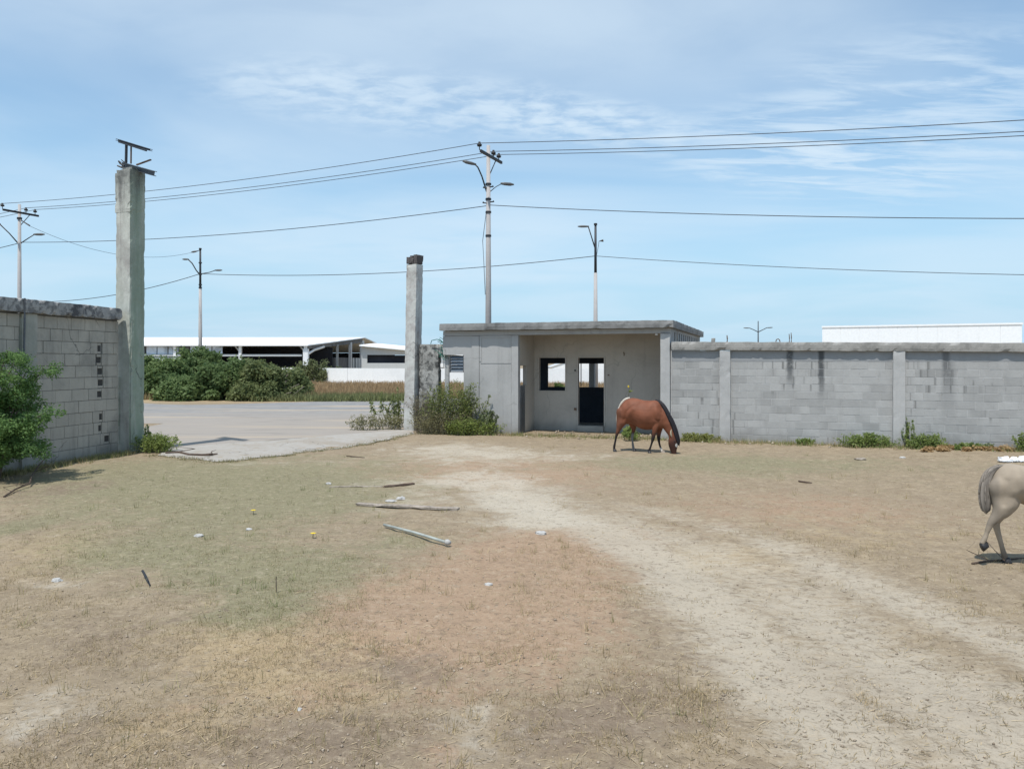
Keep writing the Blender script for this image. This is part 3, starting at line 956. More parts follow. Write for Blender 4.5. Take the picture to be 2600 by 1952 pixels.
# outer side walls
mb = MB(); mb.wall([0.155, 0.22, 4.6, D_BACK - 0.003], [-0.2, 0.9, 2.75, 3.437], -9.33, -9.18, {(1, 1)}, swap=True); hb_(mb, 'side_wall', M['plaster'])
ts = [0.205, 0.9]
hol = set()
k = 0
while ts[-1] < D_END - 0.8:
    ts.append(ts[-1] + 0.32); hol.add((len(ts) - 2, 1)); ts.append(ts[-1] + 0.30)
ts.append(D_END)
mb = MB(); mb.wall(ts, [-0.2, 3.06, 3.34, 3.437], -1.78, -1.63, hol, swap=True); hb_(mb, 'side_wall', M['plaster'])
mb = MB(); mb.box(-9.17, -1.785, D_ROOM + 0.16, D_BACK - 0.01, -0.2, 0.03); hb_(mb, 'floor_slab', M['apron'])
mb = MB(); mb.box(-5.02, -4.117, D_ROOM - 0.12, D_ROOM - 0.027, -0.2, 0.185); hb_(mb, 'door_step', M['plaster_in'])
for tp in (-9.1, -6.29, -3.6):
    mb = MB(); mb.rough(tp - 0.125, tp + 0.125, 9.2, 9.45, -0.2, 3.437, 0.3, 0.003, 51); hb_(mb, 'rear_post', M['post'])
# small wear: hooks, patch of pale broken plaster, door hinge plates
mb = MB(); mb.rough(-2.12, -2.03, D_ROOM - 1.75, D_ROOM - 1.70, 3.22, 3.272, 0.03, 0.012, 61); hb_(mb, 'broken_plaster', M['white'])
mb = MB(); mb.box(-5.155, -5.10, D_ROOM - 0.03, D_ROOM - 0.002, 2.07, 2.12); mb2 = hb_(mb, 'fitting', M['black'])
mb = MB(); mb.box(-5.16, -5.075, D_ROOM - 0.05, D_ROOM - 0.002, 0.72, 0.80); hb_(mb, 'fitting', M['rust'])
mb = MB(); mb.box(-3.98, -3.93, D_ROOM - 0.03, D_ROOM - 0.002, 1.92, 1.96); hb_(mb, 'fitting', M['rust'])
mb = MB(); mb.tube([(-3.42, D_ROOM - 0.01, 2.60), (-3.41, D_ROOM - 0.05, 2.66), (-3.43, D_ROOM - 0.04, 2.72)], 0.012, 5); hb_(mb, 'hook', M['rust'])

# louvre window hanging in the left room's opening
lou = thing('louvre_window', 'dark glass louvre window in the small left opening of the hut', 'window', W(-8.83, 0.05), -WALL_A)
for k in range(5):
    z = 2.07 + k * 0.108
    mb = MB()
    mm = Matrix.Translation((0, 0, z)) @ Matrix.Rotation(R(-28), 4, 'X')
    mb.box(-0.235, 0.235, -0.004, 0.004, 0, 0.112, mm)
    mb.build('louvre', M['glass_dark'], lou)
for x in (-0.258, 0.238):
    mb = MB(); mb.box(x, x + 0.02, -0.03, 0.03, 2.03, 2.625); mb.build('frame', M['steel_pale'], lou)
mb = MB(); mb.box(-0.237, 0.237, -0.03, 0.03, 2.03, 2.052); mb.build('frame', M['steel_pale'], lou)

# ------------------------------------------------------------------ right gate column and the lichen-dark wall stub beside it
def gate_frame(x, y, rot):
    return Matrix.Translation((x, y, 0)) @ Matrix.Rotation(rot, 4, 'Z')


cR = Vector(((1046 - CX) / F * 27.2, 27.2, 0))
colR = thing('gate_column', 'slim pale concrete gate column with black top, left of the hut', 'column', cR, -WALL_A - R(6))
lean = Matrix(((1, 0, 0.020, 0), (0, 1, 0, 0), (0, 0, 1, 0), (0, 0, 0, 1)))
mb = MB(); mb.rough(-0.21, 0.21, -0.22, 0.22, -0.2, 5.80, 0.12, 0.007, 71, M=lean, chip=0.03); mb.build('shaft', M['column_right'], colR)
cap = None
for k, (a, b, h) in enumerate(((-0.215, -0.075, 6.06), (-0.07, 0.07, 6.10), (0.075, 0.215, 6.13))):
    mb = MB(); mb.rough(a, b, -0.225, 0.225, 5.81, h, 0.07, 0.012, 72 + k, M=lean, chip=0.05); mb.build('cap_block', M['cap'], colR)

stubw = thing('wall_stub', 'short lichen-blackened wall piece between slim gate column and hut', 'wall', W(-10.0, 0.35), -WALL_A)
so = (-10.0, 0.35, 0)
mb = MB(); mb.rough(-10.35, -9.60, 0.22, 0.48, -0.2, 3.0, 0.1, 0.016, 81, chip=0.07); mb.build('wall_body', M['stub'], stubw, off=so)
mb = MB(); mb.rough(-9.595, -9.34, 0.22, 0.48, 2.63, 3.0, 0.08, 0.014, 82, chip=0.05); mb.build('lintel', M['stub'], stubw, off=so)

net = thing('net_scrap', 'torn green netting snagged on the left upper corner of the hut', 'netting', W(-9.38, 0.1, 2.55), -WALL_A)
rg = np.random.default_rng(5)
mb = MB()
for k in range(34):
    x, z = rg.uniform(-0.14, 0.10), rg.uniform(0.0, 0.55)
    a, L = rg.uniform(0, 6.28), rg.uniform(0.06, 0.2)
    p = Vector((x, rg.uniform(-0.06, 0.0), z))
    mb.tube([p, p + Vector((math.cos(a) * L * 0.5, rg.uniform(-.03, .03), math.sin(a) * L * 0.6)), p + Vector((math.cos(a + .6) * L, rg.uniform(-.03, .03), math.sin(a) * L))], 0.009, 4)
mb.tube([(0, -0.03, 0.5), (-0.2, -0.03, 0.62), (-0.42, 0.0, 0.58), (-0.48, 0.05, 0.46)], 0.013, 5)
mb.build('netting', M['net'], net)

# ------------------------------------------------------------------ left gate column with steel remains
cL = Vector(((329 - CX) / F * 20.75, 20.75, 0))
colL = thing('gate_column', 'tall mossy concrete gate column topped with bent steel beams', 'column', cL, -WALL_A - R(2))
mb = MB()
mb.rough(-0.25, 0.25, -0.25, 0.25, -0.2, 7.50, 0.11, 0.006, 91, M=Matrix(((1, 0, 0.006, 0), (0, 1, 0, 0), (0, 0, 1, 0), (0, 0, 0, 1))), chip=0.03)
mb.build('shaft', M['column'], colL)
# spalled render layers standing proud on the two visible faces
mb = MB(); mb.rough(-0.262, -0.06, -0.275, -0.246, 0.2, 2.0, 0.09, 0.012, 92, chip=0.06); mb.build('render_patch', M['column'], colL)
mb = MB(); mb.rough(0.255, 0.285, -0.22, 0.16, 0.0, 4.6, 0.1, 0.012, 93, chip=0.06); mb.build('render_patch', M['column'], colL)
mb = MB(); mb.rough(-0.235, 0.30, -0.262, 0.25, 6.35, 7.42, 0.1, 0.008, 94, chip=0.06); mb.build('render_patch', M['column'], colL)
inv = colL.matrix_basis.inverted()


def cp(px, py, dY=0.0):
    """place a steel piece on the column's head: returns a point in the column's own frame"""
    return inv @ (seen(px, py, 20.75 + dY))


inv = (Matrix.Translation(cL) @ Matrix.Rotation(-WALL_A - R(2), 4, 'Z')).inverted()


def bar(a, b, wd, hg, name, mat, up=Vector((0, 0, 1))):
    """flat bar from a to b"""
    a, b = Vector(a), Vector(b)
    t_ = (b - a)
    L = t_.length
    t_.normalize()
    s_ = t_.cross(up).normalized()
    n_ = s_.cross(t_)
    mm = Matrix((( *[t_.x, s_.x, n_.x], a.x), (*[t_.y, s_.y, n_.y], a.y), (*[t_.z, s_.z, n_.z], a.z), (0, 0, 0, 1)))
    mb = MB(); mb.box(0, L, -wd / 2, wd / 2, -hg / 2, hg / 2, mm)
    return mb.build(name, mat, colL), mm, L


def ibeam(a, b, wd, hg, th, name, mat):
    a, b = Vector(a), Vector(b)
    t_ = (b - a); L = t_.length; t_.normalize()
    s_ = t_.cross(Vector((0, 0, 1))).normalized()
    n_ = s_.cross(t_)
    mm = Matrix((( *[t_.x, s_.x, n_.x], a.x), (*[t_.y, s_.y, n_.y], a.y), (*[t_.z, s_.z, n_.z], a.z), (0, 0, 0, 1)))
    mb = MB()
    mb.box(0, L, -wd / 2, wd / 2, hg / 2 - th, hg / 2, mm)
    mb.box(0, L, -wd / 2, wd / 2, -hg / 2, -hg / 2 + th, mm)
    mb.box(0, L, -th / 2, th / 2, -hg / 2 + th, hg / 2 - th, mm)
    return mb.build(name, mat, colL)


# the rails tilt with perspective because they run towards the viewer on the right
ibeam(cp(310, 418, 0.45), cp(392, 441, -0.35), 0.13, 0.13, 0.016, 'lower_beam', M['steel_pale'])
ibeam(cp(300, 356, 0.45), cp(381, 381, -0.35), 0.14, 0.05, 0.014, 'upper_beam', M['steel'])
bar(cp(302, 361, 0.30), cp(371, 383, -0.45), 0.05, 0.035, 'flat_bar', M['steel'])
bar(cp(321, 367, 0.15), cp(320, 414, 0.15), 0.05, 0.05, 'upright', M['steel'], Vector((0, 1, 0)))
bar(cp(333, 370, 0.05), cp(332.5, 416, 0.05), 0.03, 0.03, 'upright', M['rust'], Vector((0, 1, 0)))
bar(cp(347, 419, 0.0), cp(383, 406, -0.2), 0.045, 0.03, 'bent_strip', M['rust'])
mb = MB(); mb.tube([cp(301, 409, 0.3), cp(306, 416, 0.3), cp(316, 422, 0.25)], [0.022, 0.026, 0.022], 6); mb.build('bent_strip', M['black'], colL)
mb = MB(); mb.tube([cp(308, 406, 0.3), cp(314, 411, 0.3), cp(322, 416, 0.25)], [0.012, 0.015, 0.015], 6); mb.build('bent_strip', M['black'], colL)
mb = MB(); mb.tube([cp(298, 421, 0.2), cp(308, 425, 0.2), cp(320, 431, 0.15)], [0.022, 0.026, 0.02], 6); mb.build('bent_strip', M['black'], colL)
mb = MB(); mb.rough(-0.12, 0.22, -0.13, 0.14, 7.49, 7.58, 0.07, 0.010, 95, chip=0.05); mb.build('bedding_mortar', M['column'], colL)

# ------------------------------------------------------------------ left block wall (runs away from the viewer)
LW_A = Vector((-11.0 - 0.167 * 5.0, 11.6, 0))            # near end, outside the frame
LW_B = Vector((-10.40, 20.28, 0))
lw_dir = (LW_B - LW_A); LW_L = lw_dir.length; lw_dir.normalize()
lw_ang = math.atan2(lw_dir.y, lw_dir.x)
wall_l = thing('block_wall', 'dark cracked block wall with blackened beam behind the leafy bush', 'wall', LW_A, lw_ang)
# local x runs along the wall, local -y faces the yard
def lw_t(px):
    k = (px - CX) / F
    return (k * LW_A.y - LW_A.x) / (lw_dir.x - k * lw_dir.y)


p0, p1 = lw_t(51), lw_t(92)
rgl = np.random.default_rng(4)
g0, g1 = lw_t(250), lw_t(261)
gaps = {2: (g0 + .02, g1 - .01), 3: (g0 + .05, g1 + .02), 5: (g0 - .02, g1), 6: (g0 + .01, g1 + .05), 7: (g0, g1 + .03), 8: (g0 - .03, g1 - .02), 9: (g0, g1 - .03), 1: (g0 + .25, g1 + .28)}
for (a, b, gp) in ((2.0, p0, None), (p1, LW_L + 0.15, gaps)):
    mb = MB(); mb.box(a - 0.02, b, 0.055, 0.16, -0.3, 3.50); mb.build('mortar_bed', M['mortar_left'], wall_l)
    lay_blocks(wall_l, a, b, 0.02, -0.02, 3.46, 0.47, 0.29, 0.009, M['block_left'], 0.12, rgl, vary=0.25, jit=0.007, gaps=gp)
    if gp:
        for r, (x0, x1) in gp.items():
            hh = 3.48 / 12
            zz = -0.02 + r * hh
            for (za, zb) in ((zz + 0.004, zz + 0.07), (zz + hh - 0.075, zz + hh - 0.004)):
                mb = MB(); mb.rough(x0 + 0.004, x1 - 0.004, 0.024, 0.05, za, zb, 0.05, 0.006, r); mb.build('block_shell', M['block_left'], wall_l)
            mb = MB(); mb.box(x0 + 0.003, x1 - 0.003, 0.05, 0.054, zz + 0.07, zz + hh - 0.075); mb.build('hole_shade', M['core'], wall_l)  # dark plate added behind the hole so its depth reads as shade
mb = MB(); mb.rough(p0 + 0.003, p1 - 0.003, -0.05, 0.17, -0.3, 3.48, 0.12, 0.012, 103, chip=0.05); mb.build('post', M['post_left'], wall_l)
mb = MB(); mb.rough(1.9, LW_L + 0.10, -0.13, 0.24, 3.485, 3.80, 0.085, 0.016, 104, chip=0.07); mb.build('beam', M['beam_left'], wall_l)
pp = lw_t(47)
mb = MB(); mb.tube([(pp, -0.155, 3.8), (pp, -0.155, 3.3), (pp + 0.01, -0.12, 2.3)], 0.022, 7)
mb.build('downpipe', M['steel_pale'], wall_l)

# ------------------------------------------------------------------ utility poles, lamps and cables
LINE = Vector((30, -13, 0)).normalized()
ACR = Vector((0.4, 0.918, 0)).normalized()


def lamp_arm(root, pts, rad=0.045, head=0.75, hdir=None):
    mb = MB(); mb.tube(pts, [rad * 1.15] + [rad] * (len(pts) - 1), 7)
    arm = mb.build('lamp_arm', M['black'], root, smooth=True)
    p = Vector(pts[-1]); d = (Vector(pts[-1]) - Vector(pts[-2])).normalized() if hdir is None else Vector(hdir).normalized()
    d.z *= 0.3; d.normalize()
    mb = MB(); mb.tube([p - d * 0.05, p + d * head * 0.25, p + d * head * 0.7, p + d * head], [0.045, 0.075, 0.08, 0.03], 8)
    mb.build('lamp_head', M['lamp'], arm, smooth=True)
    return arm


def pole(label, X, Y, H, group, cross=True, split=None, r0=0.17, r1=0.085):
    root = thing('utility_pole', label, 'pole', (X, Y, 0), 0, group)
    hs = split or H
    mb = MB(); mb.tube([(0, 0, -0.2), (0, 0, hs * 0.5), (0, 0, hs)], [r0, (r0 + r1) / 2, r1], 14); mb.build('shaft', M['pole'], root, smooth=True)
    if split:
        mb = MB(); mb.tube([(0, 0, hs - 0.1), (0, 0, H)], [r1 * 0.85, r1 * 0.65], 9); mb.build('mast', M['steel'], root, smooth=True)
        mb = MB(); mb.tube([(0, 0, H - 0.02), (0, 0, H + 0.12)], r1 * 1.0, 8); mb.build('mast_cap', M['black'], root)
    if cross:
        zc = H - 0.55
        a = ACR * -1.15; b = ACR * 1.15
        mm = Matrix.Translation((0, 0, zc)) @ Matrix.Rotation(math.atan2(ACR.y, ACR.x), 4, 'Z')
        mb = MB(); mb.box(-1.15, 1.15, -0.20, -0.11, -0.06, 0.06, mm); mb.build('crossarm', M['black'], root)
        mb = MB(); mb.tube([ACR * 0.55 + Vector((0.1, 0, zc - 0.05)), Vector((0.08, 0.02, zc - 0.75))], 0.025, 5); mb.build('brace', M['steel'], root)
        for k in (-1.05, 0.45, 1.05):
            p = ACR * k + Vector((0.05, -0.12, zc + 0.05))
            mb = MB(); mb.tube([p, p + Vector((0, 0, 0.14)), p + Vector((0, 0, 0.16)), p + Vector((0, 0, 0.24)), p + Vector((0, 0, 0.27)), p + Vector((0, 0, 0.36))], [0.02, 0.02, 0.10, 0.12, 0.06, 0.05], 8)
            mb.build('insulator', M['black'], root, smooth=True)
    return root


PG = 'utility poles along the road'
pA = pole('tallest concrete utility pole rising behind the hut roof, with crossarm', -1.1, 36.0, 12.45, PG)
for z in (9.9, 9.3, 10.6, 8.2):
    mb = MB(); mb.tube([(0, 0, z), (0, 0, z + 0.09)], 0.135, 12); mb.build('band', M['steel'], pA)
for dx_, z in ((-0.2, 9.75), (0.2, 9.8), (-0.18, 10.45), (0.18, 10.5)):
    mb = MB(); mb.tube([(0, -0.05, z), (dx_, -0.05, z + 0.02), (dx_ * 1.3, -0.05, z + 0.05)], [0.03, 0.03, 0.05], 6); mb.build('bracket', M['black'], pA)
lamp_arm(pA, [(-0.08, 0, 10.3), (-0.3, -0.05, 11.0), (-0.48, -0.1, 11.4), (-0.62, -0.1, 11.55)], 0.035, 0.6, (-0.9, -0.3, 0.5))
lamp_arm(pA, [(0.08, 0, 10.3), (0.35, 0.1, 10.55), (0.62, 0.2, 10.72)], 0.018, 0.6, (0.9, 0.3, 0.0))
mb = MB(); mb.tube([(-0.1, -0.12, 9.3), (-0.26, -0.1, 8.0), (-0.2, -0.14, 6.9), (-0.14, -0.16, 5.5)], 0.014, 5); mb.build('loose_wire', M['cable'], pA)
pD = pole('utility pole behind the left block wall, far left, with wide crossarm', -31.2, 49.0, 12.35, PG, r0=0.16)
lamp_arm(pD, [(-0.1, 0, 9.9), (-0.6, -0.05, 10.5), (-1.2, -0.1, 11.1)], 0.035, 0.6)
lamp_arm(pD, [(0.1, 0, 9.9), (0.55, 0.0, 10.2), (0.95, 0.0, 10.45)], 0.03, 0.65, (1, 0, 0))
mb = MB(); mb.tube([(0.1, 0, 11.35), (0.65, 0, 11.0)], [0.03, 0.05], 6); mb.build('bracket', M['black'], pD)
mb = MB(); mb.tube([(0, 0, 11.4), (0, 0, 11.52)], 0.15, 10); mb.build('band', M['steel'], pD)
pB = pole('pole with dark upper mast and one lamp arm, behind the middle of the hut roof', 5.94, 55.0, 12.1, PG, cross=False, split=8.7, r0=0.19, r1=0.12)
lamp_arm(pB, [(-0.05, 0, 10.5), (-0.3, 0, 11.3), (-0.52, 0, 12.0)], 0.04, 0.75, (-1, 0, 0))
mb = MB(); mb.tube([(0.05, 0, 9.8), (0.2, 0, 10.6), (0.25, 0, 10.95), (0.55, 0, 11.0)], [0.015, 0.015, 0.02, 0.10], 6); mb.build('bracket', M['black'], pB)
pC = pole('twin-lamp pole standing behind the green bushes beyond the gate', -27.0, 67.0, 12.1, PG, cross=False, split=8.7, r0=0.20, r1=0.12)
lamp_arm(pC, [(-0.1, 0, 10.0), (-0.35, 0, 10.3), (-0.7, 0, 10.9), (-1.05, 0, 11.25)], 0.05, 0.5, (-1, 0, 0.05))
lamp_arm(pC, [(0.1, 0, 10.0), (0.8, 0, 10.12), (1.3, 0, 10.3)], 0.035, 0.6, (1, 0, 0.05))
lamp_arm(pC, [(0, 0, 12.05), (-0.3, 0, 11.95)], 0.03, 0.5, (-1, 0, -0.6))
for z in (9.0, 8.75, 9.9, 10.9):
    mb = MB(); mb.tube([(0, 0, z), (0, 0, z + 0.1)], 0.15, 8); mb.build('band', M['steel'], pC)
pE = thing('street_lamp', 'small far street lamp with two arms above the right block wall', 'lamp', (40.1, 126, 0))
mb = MB(); mb.tube([(0, 0, 0), (0, 0, 6.5), (0, 0, 9.0)], [0.15, 0.10, 0.07], 8); mb.build('shaft', M['steel_pale'], pE)
lamp_arm(pE, [(0, 0, 7.2), (-0.8, 0, 7.6), (-1.4, 0, 7.85)], 0.06, 1.0, (-1, 0, 0.1))
lamp_arm(pE, [(0, 0, 7.2), (0.8, 0, 7.6), (1.4, 0, 7.9)], 0.06, 1.0, (1, 0, 0.2))

PF, PG_ = Vector((29, 23, 0)), Vector((39, 41, 0))
PA, PD, PB, PC = Vector((-1.1, 36, 0)), Vector((-31.2, 49, 0)), Vector((5.94, 55, 0)), Vector((-27, 67, 0))
PH, PI_ = Vector((-60, 79, 0)), Vector((-61.2, 62, 0))


def cable(a, b, sag, label, rad=0.016, n=26):
    a, b = Vector(a), Vector(b)
    mid = (a + b) / 2
    mb = MB()
    pts = []
    for k in range(n + 1):
        s_ = k / n
        p = a.lerp(b, s_)
        p.z -= 4 * sag * s_ * (1 - s_)
        pts.append(p - mid)
    mb.tube(pts, rad, 5)
    o = mb.build('overhead_cable', M['cable'], loc=mid)
    return props(o, label, 'cable', 'overhead cables between the poles')


zA, zD = 12.25, 12.18
names = ('topmost', 'second', 'third')
for k, nm in zip((-1.05, 0.45, 1.05), names):
    o = ACR * k + Vector((0.05, -0.12, 0))
    cable(PD + o + Vector((0, 0, zD)), PA + o + Vector((0, 0, zA)), 0.35, f'{nm} cable of the upper set running left from the tallest pole')
    cable(PA + o + Vector((0, 0, zA)), PF + o + Vector((0, 0, 10.2)), 0.25, f'{nm} cable of the upper set running right from the tallest pole')
    cable(PI_ + o + Vector((0, 0, 12.1)), PD + o + Vector((0, 0, zD)), 0.6, f'{nm} cable leaving the frame left from the far left pole')
cable(PD + Vector((0, 0, 9.95)), PA + Vector((0, 0, 9.65)), 0.45, 'lower cable hanging between the far left pole and the tallest pole', 0.018)
cable(PA + Vector((0, 0, 9.68)), PF + Vector((0, 0, 6.8)), 0.35, 'lower cable from the tallest pole to the right edge', 0.017)
cable(PI_ + Vector((0, 0, 9.9)), PD + Vector((0, 0, 9.9)), 0.9, 'lower cable leaving the frame left from the far left pole', 0.022)
cable(PC + Vector((0, 0, 10.0)), PB + Vector((0, 0, 9.9)), 0.6, 'cable between the twin-lamp pole and the dark-masted pole', 0.026)
cable(PB + Vector((0, 0, 9.9)), PG_ + Vector((0, 0, 6.87)), 0.35, 'lowest long cable from the dark-masted pole to the right edge', 0.02)
cable(PH + Vector((0, 0, 9.9)), PC + Vector((0, 0, 10.0)), 1.9, 'cable dropping left from the twin-lamp pole behind the left wall', 0.03)
cable(PD + Vector((0.6, 0, 11.0)), PC + Vector((-0.5, 0, 11.9)), 1.1, 'thin cable from the far left pole to the top of the twin-lamp pole', 0.012)

# ------------------------------------------------------------------ far buildings
wh = thing('warehouse', 'long white-roofed open warehouse with dark interior behind the bushes', 'warehouse', (-45, 95, 0))
wo_ = (-45, 95, 0)
X0, X1, YF, YR, YB = -75.0, -25.3, 95.0, 131.0, 167.0
ZE, ZR = 4.45, 6.5


def wb(mb, name, mat): return mb.build(name, mat, wh, off=wo_)


mb = MB()
for (ya, za, yb, zb) in ((YF - 0.6, ZE, YR, ZR), (YR, ZR, YB, ZE)):
    a, b, c, d = Vector((X0, ya, za)), Vector((X1 + 0.4, ya, za)), Vector((X1 + 0.4, yb, zb)), Vector((X0, yb, zb))
    dn = Vector((0, 0, -0.14))
    mb.quad(a, b, c, d); mb.quad(d + dn, c + dn, b + dn, a + dn)
    for p, q in ((a, b), (b, c), (c, d), (d, a)):
        mb.quad(p + dn, q + dn, q, p)
wb(mb, 'roof', M['white_clean'])
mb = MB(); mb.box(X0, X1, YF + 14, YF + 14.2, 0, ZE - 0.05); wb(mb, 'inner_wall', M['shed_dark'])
mb = MB(); mb.box(X0, X1 - 0.5, YF - 0.15, YF + 0.1, 3.05, 3.3); wb(mb, 'tie_beam', M['annex'])
mb = MB(); mb.box(X0, -36.5, YF, YF + 0.15, 1.9, 2.95); wb(mb, 'low_cladding', M['white'])
xs = np.arange(X0 + 0.3, -36.2, 1.35)
for k, x in enumerate(xs):
    mb = MB(); mb.box(x + 0.05, x + 1.28, YF + 0.12, YF + 0.2, 3.32, ZE - 0.16)
    wb(mb, 'cladding_panel', M['translucent'] if k % 4 != 1 else M['shed_grey'])
for x in np.arange(X1 - 5 * 8, X1 + 0.1, 8.0):
    mb = MB(); mb.box(x - 0.2, x + 0.12, YF - 0.25, YF + 0.1, 0, ZE - 0.15); wb(mb, 'steel_column', M['white'])
    mb = MB(); mb.tube([(x, YF, 3.4), (x - 0.8, YF + 0.2, ZE - 0.1)], 0.09, 4); wb(mb, 'knee_brace', M['annex'])
# gable truss facing the viewer's right
mb = MB()
for k in range(12):
    y0, y1 = YF + 3 * k, YF + 3 * k + 3
    za, zb = ZE + (ZR - ZE) * k / 12, ZE + (ZR - ZE) * (k + 1) / 12
    d0 = 0.55 + 0.35 * k / 12
    mb.quad((X1, y0, za - d0), (X1, y1, zb - d0), (X1, y1, zb - 0.16), (X1, y0, za - 0.16))
wb(mb, 'gable_truss', M['shed_grey'])
mb = MB(); mb.tube([(X1, YF, 3.2), (X1, YF + 4, 3.9), (X1, YF + 9, 4.4)], 0.16, 5); wb(mb, 'knee_brace', M['white'])
for yy, rad, mt in ((YF, 0.3, 'white'), (112, 0.14, 'annex'), (121, 0.22, 'white'), (130.5, 0.3, 'white')):
    mb = MB(); mb.box(X1 - rad, X1 + rad, yy - rad, yy + rad, 0, ZE - 0.5 + (yy - YF) / 36 * (ZR - ZE)); wb(mb, 'steel_column', M[mt])
mb = MB(); mb.box(X1 - 3, X1 - 0.4, 112, 130, 0, 3.0); wb(mb, 'store_box', M['shed_grey'])
for yy in (124, 126.5, 128.5):
    mb = MB(); mb.box(X1 - 0.38, X1 - 0.2, yy, yy + 1.2, 0.5, 3.0); wb(mb, 'panel', M['annex'])
mb = MB(); mb.box(X0, X1, YB - 0.2, YB, 0, ZE - 0.2); wb(mb, 'rear_wall', M['shed_dark'])

an = thing('annex_building', 'low pale annex with white sloping roof between warehouse and slim column', 'building', (-12, 110, 0))
ao = (-12, 110, 0)
mb = MB()
a, b, c, d = Vector((-21.6, 109.3, 4.75)), Vector((-4, 109.3, 3.1)), Vector((-4, 122, 3.7)), Vector((-21.6, 122, 5.3))
dn = Vector((0, 0, -0.15))
mb.quad(a, b, c, d); mb.quad(d + dn, c + dn, b + dn, a + dn)
for p, q in ((a, b), (b, c), (c, d), (d, a)): mb.quad(p + dn, q + dn, q, p)
mb.build('roof', M['white_clean'], an, off=ao)
mb = MB(); mb.wall([-21.4, -20.6, -13.8, -4.2], [0, 2.2, 3.35, 3.36], 110, 110.2, {(1, 1)}); mb.build('wall', M['annex'], an, off=ao)
mb = MB(); mb.poly([(-21.4, 110.01, 3.362), (-4.2, 110.01, 3.362), (-4.2, 110.01, 3.05), (-4.2, 110.01, 3.0), (-21.4, 110.01, 4.55)][:2] + [(-6.5, 110.01, 3.362), (-21.4, 110.01, 4.58)]); mb.build('gable_cladding', M['annex'], an, off=ao)
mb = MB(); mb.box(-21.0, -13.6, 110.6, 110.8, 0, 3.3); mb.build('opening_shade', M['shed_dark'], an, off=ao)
for x in (-13.5, -11.6, -9.6, -7.4):
    mb = MB(); mb.box(x, x + 1.85, 109.86, 109.99, 1.6, 3.25); mb.build('panel', M['white'], an, off=ao)

bw = thing('boundary_wall', 'low white boundary wall running behind the dry grass field', 'wall', (0, 85, 0))
wpts = [(-60, 93.5), (-27, 92.5), (-18, 85), (-11, 81.5), (8, 78), (45, 74)]
for (xa, ya), (xb, yb) in zip(wpts[:-1], wpts[1:]):
    d = Vector((xb - xa, yb - ya, 0)); L = d.length; ang = math.atan2(d.y, d.x)
    mm = Matrix.Translation((xa, ya - 85, 0)) @ Matrix.Rotation(ang, 4, 'Z')
    mb = MB(); mb.box(0, L - 0.02, -0.1, 0.1, -0.2, 1.68, mm); mb.build('wall_length', M['white'], bw)

shed = thing('white_shed', 'white shed with rounded roof seen through the hut doorway', 'shed', (12, 100, 0))
mb = MB()
prof = [(-7, 0), (-7, 1.7), (-5, 2.35), (-2.5, 2.75), (0, 2.9), (2.5, 2.75), (5, 2.35), (7, 1.7), (7, 0)]
for (a, za), (b, zb) in zip(prof[:-1], prof[1:]):
    mb.quad((a, 0, za), (b, 0, zb), (b, 12, zb), (a, 12, za))
mb.build('roof', M['annex'], shed)
mb = MB(); mb.poly([(a * 0.98, 0.1, z * 0.98) for a, z in prof]); mb.build('wall', M['white'], shed)

wbld = thing('white_hall', 'plain bright white hall rising above the right block wall', 'building', (36.9, 92, 0), R(-24))
mb = MB(); mb.box(0, 20.1, 0, 16, 0, 6.55); mb.build('cladding', M['white_clean'], wbld)
for k in range(10):
    x = 2.01 * k
    mb = MB(); mb.box(x + 0.01, x + 2.0, -0.05, -0.002, 0.1, 6.40); mb.build('wall_panel', M['white_clean'], wbld)
mb = MB(); mb.box(-0.05, 20.2, -0.12, 0.1, 6.41, 6.62); mb.build('roof_edge', M['white_clean'], wbld)

# ------------------------------------------------------------------ vegetation beyond the gate
GD, GL = (0.075, 0.125, 0.046), (0.23, 0.31, 0.12)
OD, OL = (0.11, 0.145, 0.058), (0.255, 0.29, 0.125)
bg_ = 'bushes across the road beyond the gate'
rows = [  # px, base row, half width px, height px, label, seed, olive
    (352, 1012, 75, 118, 'dark green rounded bush just right of the tall gate column, beyond the road', 201, 0),
    (438, 1014, 70, 112, 'dense green bush left of the twin-lamp pole', 202, 0),
    (505, 1004, 62, 120, 'tallest bush, with upright sprigs around the foot of the twin-lamp pole', 203, 0),
    (575, 1018, 72, 112, 'bright leafy bush right of the twin-lamp pole', 204, 0),
    (650, 1019, 70, 108, 'broad olive bush in front of the open warehouse bays', 205, 1),
    (712, 1016, 62, 88, 'lower olive bush with pale dead twigs at its front', 206, 1),
    (480, 1019, 60, 62, 'low dark bush in front of the others at the road edge', 207, 0),
    (300, 1014, 60, 110, 'green bush half hidden behind the tall gate column', 208, 0),
    (748, 1012, 30, 40, 'last small bush where the bushes run out into grass', 209, 1)]
for px, by, hw, hp, lab, sd, ol in rows:
    p = at(px, by)
    p.y += 1.6; p.x = (px - CX) / F * p.y
    k = p.y / F
    bush('green_bush', lab, 'bush', p, hw * k * 1.05, 1.6, hp * k * 1.04, 15000, 0.115, OD if ol else GD, OL if ol else GL, sd, 44, bg_, 5, 0.36, 0.72, fill=0.3)
p = at(812, 970); shrub('green_bush', 'pale feathery bush against the white boundary wall beyond the field', 'bush', (p.x, p.y - 3, 0), 1.7, 1.0, 2.7, 60, 4200, 0.13, (0.10, 0.13, 0.06), (0.24, 0.26, 0.13), 211, bg_, thick=0.02, low=0.1)
p = at(872, 968); shrub('green_bush', 'slim grey-green shrub in front of the white boundary wall', 'bush', (p.x, p.y - 3, 0), 0.75, 0.6, 1.9, 26, 1200, 0.12, (0.10, 0.13, 0.07), (0.22, 0.25, 0.13), 212, bg_, thick=0.02, low=0.1)
